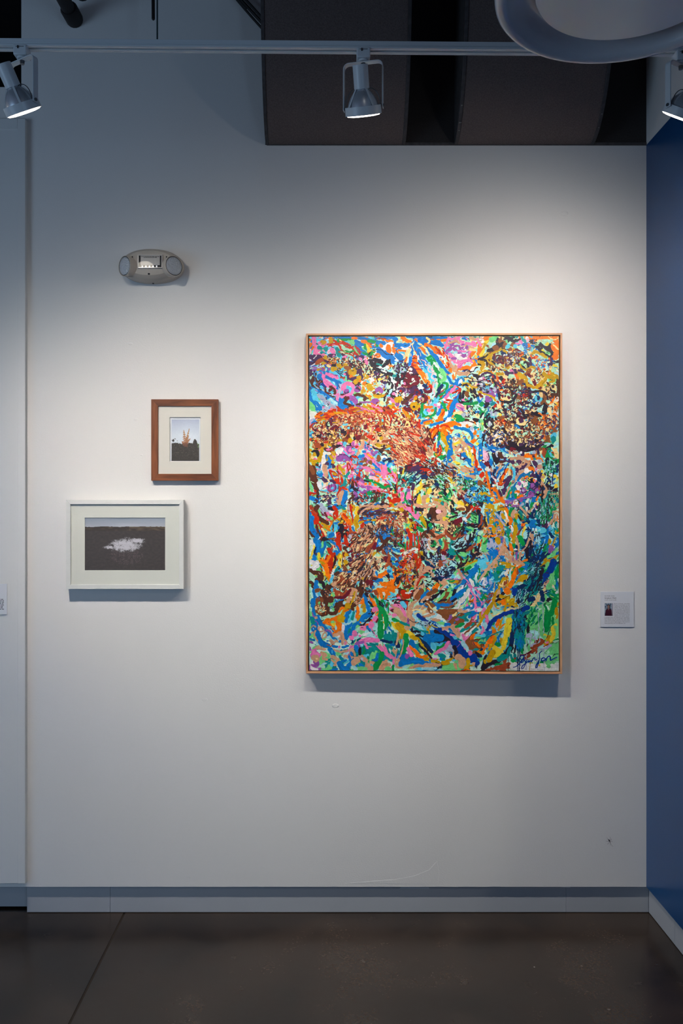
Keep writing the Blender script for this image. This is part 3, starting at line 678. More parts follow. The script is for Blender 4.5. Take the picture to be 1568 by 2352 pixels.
PAINT0 = '''
T 704 765
w 40 20 15 55 12
c 44 60 70 60 100 25 80
c 30 20 100 60 120 100 110 120 140
m 22 8 60 8 150
C 16 60 18 60 40 80 60
m 14 110 110 140 130 100 125
G 16 60 8 90 14 110 8 150 6
G 14 85 18 95 32 110 30
m 12 62 24 80 35 60 38
c 10 55 45 62 50 66 42
t 8 55 28 60 40
p 9 12 8 15 20 18 30 30 22
p 8 17 28 16 38 24 40
p 7 24 17 34 18
P 6 40 34 48 30 50 34
p 8 46 28 49 36
o 6 3 25 8 19
o 4 12 24 7 32
P 5 6 30 3 38
p 5 28 37 34 40
o 2 33 11 36 9
o 3 48 8 58 8
s 9 30 16
s 8 45 13
s 6 60 12
t 4 19 19
t 5 21 26 27 27
t 7 35 28
t 5 28 35
t 2 29 27 34 27
g 7 58 13 70 10 80 9
b 8 50 6 70 5 100 8 120 14 145 18
o 5 84 8 91 9
b 8 90 14 100 20 110 18
b 10 92 20 98 30 104 37
b 6 112 26 125 24 140 32 157 40
o 7 102 14 112 18 118 24
y 4 108 20 114 28
g 6 114 14 126 16 130 22
b 7 130 17 148 17
b 5 136 6 157 8
R 4 128 6 140 10 157 14
o 4 140 12 157 15
w 10 124 34 138 28 156 20
o 9 150 24 152 32
o 5 138 24 135 21
w 12 126 44 140 48
b 12 132 30 142 38 157 46
g 5 107 20 108 30 112 38
g 4 104 35 110 40
y 6 113 33 118 31
o 2 113 35
G 5 120 38 124 32
g 5 118 39 123 33 125 30
k 1.2 112 40 122 30 130 29 138 31 147 38 157 38
o 3.5 124 43 127 39 133 38 134 42 129 43
r 3 38 20 52 18 60 22 64 30 74 34 86 36
r 3 40 23 52 20 62 18 72 22 78 20
r 4 62 14 72 18 80 22
r 4 68 20 78 26 86 24
r 3 78 22 86 30 92 38 96 42
r 2.5 90 22 96 30 98 38
r 2.5 86 32 94 44
r 2.5 72 36 84 40 92 46
R 2 58 34 66 31 80 34 88 38
R 2 58 33 64 36 74 36
R 1.6 90 24 98 40
g 3 68 32 78 34 86 32
V 7 6 42 14 42
V 10 10 44 18 46 28 46
V 8 20 42 28 44
w 2 13 46 17 42
V 3 5 52 12 53 16 52
V 3 3 58 8 56 14 57
w 2 8 60 16 54
V 6 42 40 52 40
p 5 50 42
V 5 66 38 72 42
p 6 69 44
V 8 92 44 102 44
b 4 92 47 96 46
p 5 99 47
k 6 116 50 126 48 136 50
k 8 118 55 128 58 138 52
t 4 130 56 140 60
R 7 18 54 30 48 38 50
o 5 40 52 52 48
@ ekoRd 70 50 50 13 7 2.2
@ emkRu 90 75 53 18 8 2.2
@ ekmdu 90 100 58 16 9 2.2
@ ekmVd 70 118 70 12 10 2.2
@ kVenu 70 135 78 16 12 2.6
@ emosk 60 112 88 16 9 2.2
@ mesov 40 128 100 14 12 2.4
V 4 34 50 38 54
s 20 27 58
s 16 22 62 32 61 36 57
s 6 34 44
s 9 50 65
k 4 46 58 52 59
s 8 59 59
s 7 71 58
p 6 110 53
o 3 111 46
v 3 5 65 14 61
V 4 7 67
v 6 14 67
V 4 14 69
v 5 30 66
v 4 41 66
v 5 26 73
v 3 46 74 50 76 57 77
q 6 70 63 78 64 76 70
V 7 72 74 75 76
p 4 70 75
n 1.5 52 68 60 74 66 80
R 3 69 81
V 10 78 80 90 84 100 80
V 8 92 72 98 68
s 12 84 71
o 5 81 79
s 7 96 81
s 8 109 79
o 5 98 87
s 10 90 89
k 1 85 90 90 95 98 92
w 7 118 82 122 86
u 3 117 80
e 5 120 75
p 2 116 77
V 5 128 74
y 5 134 84
k 7 125 64 138 70 150 74 157 76
w 3 138 68 146 72
k 6 140 60 147 56 152 50
o 3 150 59 152 65
w 5 148 62
k 5 147 78 153 86
R 4 147 80
b 10 24 78 28 86
B 6 34 98 30 92
p 9 31 78 34 88 44 96 54 102 56 112
p 6 36 74 46 78 56 82
b 5 36 80 46 84 56 88 62 90
b 6 50 84 56 90
c 4 64 84 74 92
p 7 62 102 70 94 78 92
p 6 82 92 86 100 84 108 76 114 64 116
c 8 76 100 78 106
v 9 72 106
V 2 68 106 72 110 77 108
x 6 60 94 60 108 56 124 56 132
p 5 58 112 56 124
b 4 57 92 56 102
d 5 12 80 9 88 12 98 20 104 26 104
d 4 16 82 20 88 28 88
d 5 18 92 22 96 24 88
c 5 14 92
v 3 21 95
d 5 34 100 36 110 42 115 50 116
d 5 42 98 50 102 52 110
u 4 42 106 46 102
c 4 48 108
s 1 30 84
v 11 94 102
V 5 92 100 97 103
o 5 106 92
s 11 116 99
s 8 104 106
v 8 128 106 134 102 138 106
o 4 112 107
o 4 110 112 118 116
w 4 113 111
s 7 124 114 132 116 140 114
q 5 124 109
d 6 72 118 68 122 70 128 78 132 84 135
d 6 88 113 100 114 108 118 106 122
s 4 108 112 116 119 117 122
v 10 80 119 86 121 90 125
u 5 76 119
v 4 98 126 108 127 118 126
v 12 126 126
u 4 130 128
d 4 92 131 100 129
V 5 86 134
k 3 150 110 144 118 143 124
c 2 148 114
q 6 148 128 152 122
w 5 154 126
s 8 153 136
e 6 138 128
y 3 121 136
v 4 94 134 102 138
b 6 10 100 24 106 40 116 52 124 56 128
c 12 14 106 10 116 16 124
b 6 4 102 6 116 9 124
b 6 10 124 20 130 26 140
b 4 22 148 30 150
x 8 22 114 34 124 52 138
G 10 6 130 12 138
w 12 8 148 16 150
C 5 44 120 60 132
k 1 36 125 40 130 38 133 41 130
x 2 34 128 38 127
x 5 26 144 30 145
b 10 64 122 62 132 74 138
b 5 48 142 52 146
p 6 46 138 42 143
c 4 88 138 80 140
R 12 60 153 90 152 120 148 150 148
# rRos 34 30 151 12 5 14 3.4 -8
# rRos 40 58 145 16 5 14 4 5
# rRos 46 88 143 16 5 14 4 10
# rRosp 50 122 140 20 7 14 4 30
# rRu 30 148 146 8 9 12 3.6 40
@ eRuar 120 70 153 22 4 2.4
@ eRuar 120 120 152 34 6 2.4
T 900 765
m 40 20 20 80 16 130 20
m 40 60 40 70 80 90 100
w 30 110 30 120 50
m 24 100 70 100 110
w 24 10 40 30 50
e 16 128 88 120 95
c 10 84 120 70 140
b 7 28 6 60 6 100 8
b 7 2 8 8 10
b 8 50 13 62 15
b 8 72 16 84 18 92 22
b 9 8 22 20 22 30 21
o 6 18 7 26 12 34 15
o 4 42 11 46 14
e 3 64 8 70 14 66 18
R 2 70 11 78 11
o 6 92 14 100 12
w 2 16 26 30 26 36 20
e 2 10 14 24 16
o 4 2 30 6 32
o 4 12 31 24 32
o 4 3 20 2 28
e 6 32 30 28 40 26 50 25 58
o 4 27 44 24 54
b 5 38 32 34 46 32 58
b 11 10 40 16 45
e 2 38 24 42 32 45 40
b 9 43 22 50 36 56 46 62 56
b 6 54 48 62 60 70 74 74 88
c 7 66 64 72 80 78 96
b 7 66 30 78 40 86 50 94 62 100 70
b 4 52 23 60 29
o 5 54 26 62 36
e 3 52 21 62 28 70 40
o 6 62 20 74 26 82 36
o 7 80 26 88 34 94 42
r 3 80 26 86 32 90 38
r 2 82 34 92 40
e 3 86 24 96 34 102 46 108 56 114 64
r 3 94 32 100 42 103 50
o 6 102 54 107 62 108 70
r 2.5 98 58 102 64 104 54
o 3 88 46 96 56
w 2 92 42 98 54
p 5 104 8 100 20 98 28
p 5 104 10 112 10 122 10 126 16 132 16
a 4 104 20 116 14 124 18
p 6 130 16 146 20 154 22
a 4 140 24 148 26
w 22 114 34 128 34
v 7 102 32 108 30
v 3 106 25 112 27 118 23 124 24 126 30 120 32 117 28
v 6 138 26
v 2 132 29 136 27
p 4 122 32 136 33
v 7 132 41
v 1.6 136 37 140 35 141 40 135 43
p 6 106 38 112 44
v 4 110 46 118 46
v 3 118 44 120 48
w 8 118 40 126 46
b 4 130 9 138 11
a 6 144 8 152 10
m 4 140 14
p 6 126 60 130 52 144 50
p 7 148 30 142 44 148 52
o 6 152 34 144 42
y 5 154 42
e 5 144 30 152 30
p 8 116 52 128 54 124 60
v 1 120 66 130 56 140 52
o 6 130 64 138 62 144 64
o 5 150 50 154 58
w 6 150 64 146 68
a 5 106 52 112 62 118 68
a 8 122 72 130 75 140 74
V 1.4 130 68 140 69 150 71
c 2 120 80 136 79
k 2 140 78 146 75 156 77
o 4 112 78 114 84
o 2 118 72 116 80
b 6 102 80 108 90 116 96
b 5 122 84 116 92
b 6 100 70 104 73
p 1 0 0
r 10 42 44 42 50
o 9 42 46 44 60 50 72
r 2.5 38 46 46 46
r 2.5 38 53 48 54
r 2.5 36 58 44 60
r 3 40 66 52 66 56 72
o 9 54 72 60 82 66 92
r 5 70 95 73 100
e 1 60 80 62 86
P 2.5 54 48 62 52 62 58 70 60 66 68 70 72 76 72 72 80 80 86 76 96 78 110 76 118
g 5 72 42 66 45 68 49 72 48 74 56
g 6 78 60 80 66 86 72
g 3 84 72 86 90
g 2 90 74 96 80
g 2 88 84 90 92
w 3 80 58 86 66 92 72
G 8 90 66 96 76 96 84 90 88
n 6 92 96 88 102 86 106
g 5 94 92 100 92 101 98 98 106 92 112
w 4 93 104
R 3 90 108 94 105
t 5 82 112 81 118
k 4 84 110 80 117
b 5 100 108 112 100 120 92
b 5 94 118 104 110
p 6 98 118 108 108 116 98
r 3 120 98 126 104 124 108 120 114
b 4 120 102
b 4 116 108
r 4 112 110 120 106 126 102
r 4 118 116 116 124
c 4 108 116
G 4 108 112
r 4 100 122 110 124
o 6 108 126 104 132 104 138
r 3 106 132 110 136
r 3 96 127
b 10 124 116 116 128 110 138
b 6 112 136 106 150 102 156
t 5 122 122
b 5 94 128 88 140 84 150
g 5 92 128 96 134 100 142
g 4 88 122 92 120
x 5 70 124 68 130
t 4 74 124
g 5 62 126 56 132 56 146 64 152 76 150 80 142 80 136
p 6 68 142
o 5 62 136 74 136
p 5 80 132
p 4 86 136
c 6 60 144 64 148
o 5 74 142
o 8 94 142 92 150 88 156
r 3 96 144 92 150
p 10 122 132 128 138
v 4 122 134 130 140
e 8 116 148 128 146
x 8 132 150
g 8 118 152 126 156
V 9 20 58 12 60
k 9 8 62 16 66 22 74
V 8 36 64 44 74
V 8 22 56 28 62
w 5 34 66
k 4 24 72
e 3 30 66
@ kVxmd 70 14 64 14 12 2.6
k 6 36 78 46 76
u 7 36 80 44 80 48 86 46 92 38 94
u 8 28 78 34 82 30 86 24 88
w 5 38 84 40 88
u 1.5 38 88 42 84
w 8 6 92
t 6 5 78
k 3 8 106 6 92
u 5 12 88 8 96
u 7 20 96 30 98
k 5 36 100 46 98
p 4 24 92
k 4 14 86 22 82
w 5 48 102
V 14 40 104 46 110
u 6 44 104 50 110
n 4 46 108
V 10 14 104 22 104
r 4 16 106
w 4 10 106
o 3 11 111
V 7 30 104 34 108
w 3 30 106
u 5 56 112 62 116 62 122 54 126
u 6 60 102 64 108 72 106 72 102
r 4 70 98
b 5 65 102
n 6 58 96 64 98
w 4 56 100
q 6 55 90
k 5 58 116
a 8 54 122
s 12 12 122
w 8 24 116
o 3 24 116
s 6 26 122
a 8 35 122
o 5 44 116
s 6 43 120
V 6 28 128
n 4 48 128
s 13 42 134
k 4 40 135
v 7 10 130
p 6 2 124
s 6 2 131
u 8 24 138 34 142
u 6 50 140
V 6 44 146
d 8 20 128 36 114
@ Vkduv 60 30 120 26 16 2.4
s 12 12 122
s 13 42 134
k 4 40 135
o 4 44 117
s 4 43 121
w 4 22 114
o 5 4 138 12 142
r 4 8 142 2 146
s 7 24 146 32 154
o 4 20 142 26 150
o 4 36 144 42 154
p 4 14 142
o 5 48 152
@ oerd 30 8 152 10 5 2
k 5 146 92 132 96
s 5 140 92 148 98 156 100
V 4 142 88 150 92
@ keVm 30 150 90 6 6 2
k 5 126 110 126 126 140 126 146 120
q 8 138 112
k 4 144 104 148 114
m 6 134 102
k 5 150 104 154 116
g 5 132 130 146 130 156 128
t 5 146 126
k 3 138 138 142 148
k 3 144 136 148 150
@ kem 40 148 142 8 10 1.8
T 1096 765
m 40 60 20 40 20
w 20 80 14 96 14
e 24 100 30 110 36
m 24 120 22 110 60
m 24 100 60 60 70
e 20 60 110 90 110 120 90
y 8 6 26 20 14 28 5
s 10 8 32 14 22
o 8 14 10 24 7
o 7 4 24 8 18
w 6 4 18 10 16
p 5 2 14 6 22
t 3 4 7
a 5 4 12 8 10
o 8 2 38 6 30
y 6 6 40 12 32
s 5 14 40 20 34
m 8 18 28 26 14
G 10 26 12 34 8
o 10 90 6 120 6 148 7
o 12 140 24 146 34 142 46
o 10 142 10 148 18
e 2 136 18 142 24 149 30
e 2 130 6 140 12 150 8
m 8 116 14 132 15
w 6 92 10
P 6 92 13
y 6 128 20
t 5 72 6
t 5 80 6 84 12 88 16
k 6 50 10 58 8
k 7 62 10 64 13
k 5 66 14 74 13 78 11
q 5 42 13
k 4 37 10 36 18
k 7 40 24 46 18
q 6 20 24
k 7 20 32 28 30
q 7 30 26 36 26
q 6 51 21
q 6 64 21
p 4 70 19 76 19
c 6 55 25
c 6 70 24
k 4 104 18 116 18
k 6 114 20 126 28 134 34
k 2 102 12
k 2 108 13
b 3 86 27 96 28
b 3 104 30 110 30
b 3 90 34 86 32
@ ebmc 50 98 34 12 8 2.4
x 5 68 36
s 5 18 48 26 38 36 33 44 31
s 3 46 31 56 36
s 4 18 49 26 56 36 60
n 6 46 36 50 38
w 4 50 41
V 8 36 48 30 46
u 8 40 46 46 54
u 8 38 42 48 48
q 7 54 52
@ uVkq 50 42 48 14 8 2.4
V 6 58 42 62 48 62 56
k 3 56 36 60 46
@ kVexu 60 64 48 10 12 2.2
@ uqke 50 70 36 9 5 2
u 4 76 38
u 5 80 49
s 6 100 38 108 34 114 38
k 3 112 30 124 38 134 46 136 56
V 5 136 46 136 58
k 4 140 52 150 53
s 5 118 38 126 44
r 4 104 45
r 5 113 51
r 3.5 109 60
r 3.5 118 59
r 4 112 66
r 4 122 66
b 4 122 59
b 4 122 50 130 50
b 3 106 57 102 56
@ emoxb 60 116 56 14 12 2
u 5 93 56
V 6 96 46 98 58
k 4 86 54 94 58
m 6 88 60
k 4 80 58 88 66
s 4 78 56 82 64 90 68
s 5 98 62 106 64
s 4 50 68 58 62
s 3 66 58 68 54
k 5 6 48 14 50
s 7 2 52 12 56 8 66
k 3 17 50 18 60
k 3 28 52 36 60
q 4 22 62 36 64
s 3 2 76 12 68
s 3 14 68 26 74
V 4 6 80 16 72 28 76 34 84
m 4 18 64
@ keqVm 60 36 66 14 7 2.2
s 6 36 76 48 75
o 4 36 80 38 88 42 92
e 3 50 76 54 86
r 6 40 82 48 86 48 92
k 7 44 83
r 3 52 90 42 94
V 5 36 90 44 98 52 96
r 5 12 86 20 88
p 4 12 82
t 3 20 80
k 4 2 90 8 90
s 4 14 94 20 94
@ kVnx 40 14 92 14 12 2.2
k 5 28 84 34 94
p 5 66 74 62 68
m 7 64 78
r 4 70 74
u 4 66 86
o 3 70 78
s 8 76 74 82 82 78 88
s 5 84 78 90 84
q 8 72 92 82 88
V 5 76 68 84 72
V 5 72 72 56 74
@ qdke 60 62 92 12 7 2.4
q 8 96 68 92 74
u 5 94 76 100 82
e 6 104 74 100 86
u 6 104 86 106 94
u 5 110 78
m 6 112 84
q 4 116 72
@ eqkum 60 112 80 12 12 2
s 8 122 74 130 80 146 80
s 7 126 84 116 94 108 100
s 5 92 94 104 101
o 5 132 74
k 2 130 70
s 5 140 76 150 82
b 3 150 66
m 8 140 68
q 4 128 70
y 4 140 58 144 62
m 5 148 58
k 4 134 90
e 8 138 96 142 104
k 5 139 98
k 4 134 104 142 108
d 7 148 90 150 100 148 114
d 8 138 114 148 114
s 4 134 90 142 88
@ ekd 50 128 106 8 9 2
k 4 116 106 124 110 128 116
V 8 26 104
v 7 22 104 28 112
x 8 32 104
v 4 36 108
c 6 12 104
k 4 6 104
s 4 2 108 14 112 26 116 34 124
V 6 38 104 40 112
V 5 12 96
@ xVkc 50 14 102 14 7 2
e 16 50 112
e 8 46 118 58 122
u 6 51 107
k 4 51 116
u 4 46 116
u 5 58 118
q 5 60 108 62 114
k 3 42 102 56 100 64 110 64 120
k 5 40 112 42 122 54 127 66 124
k 5 60 100 66 112
@ kmud 60 74 104 12 8 2
r 7 84 114 92 116
q 9 88 122
p 3 84 110
k 6 96 108 98 120
q 7 75 116 74 128
k 5 66 124 72 114
k 8 82 130 92 128
@ kunV 50 88 108 12 10 2.2
c 12 112 120
e 8 118 114
n 6 112 119
x 5 112 128
q 5 122 112 122 124 118 130
k 3 106 108 118 106 128 116 128 128
k 4 104 130 114 134
k 5 124 132 126 140
k 5 98 140 104 134 114 134
k 5 98 140 104 148 116 152
e 8 104 140
m 6 114 142
k 9 122 146 126 134
q 8 90 144 96 146
k 4 78 138 84 146 94 152
b 4 84 136 92 134
q 4 130 130 136 128
o 5 134 130 138 126
y 5 144 132
w 8 146 122
o 6 146 137
V 7 140 154
o 3 136 148 144 148 148 154
e 6 132 140 134 150
m 6 130 126
@ oemV 40 140 130 10 14 2
u 5 8 116 4 112
w 4 6 120
v 8 18 118 20 124
m 3 12 122
v 4 24 122
k 3 12 128 18 134
t 5 30 128 26 132
r 5 38 127
o 4 46 129
g 8 8 130
g 4 4 138 10 144
k 6 14 136 20 130
r 5 34 132 32 136
e 7 40 134
r 3 44 132 46 138
k 8 48 136 52 144
u 5 64 132 70 138
r 4 70 136
k 3 56 130 64 142
m 4 56 134
V 6 32 144
x 6 34 148
y 5 42 150
k 5 36 142 46 146
e 6 60 146
k 6 70 146 74 140
u 5 78 148
@ kemuV 60 60 144 18 10 2.2
@ kemuV 60 90 134 20 16 2.2
g 2 10 150 16 140
m 2 12 154 14 146
k 3 6 156 10 146
t 3 14 152 18 144
q 6 40 155 48 154
k 4 56 152 62 156
'''

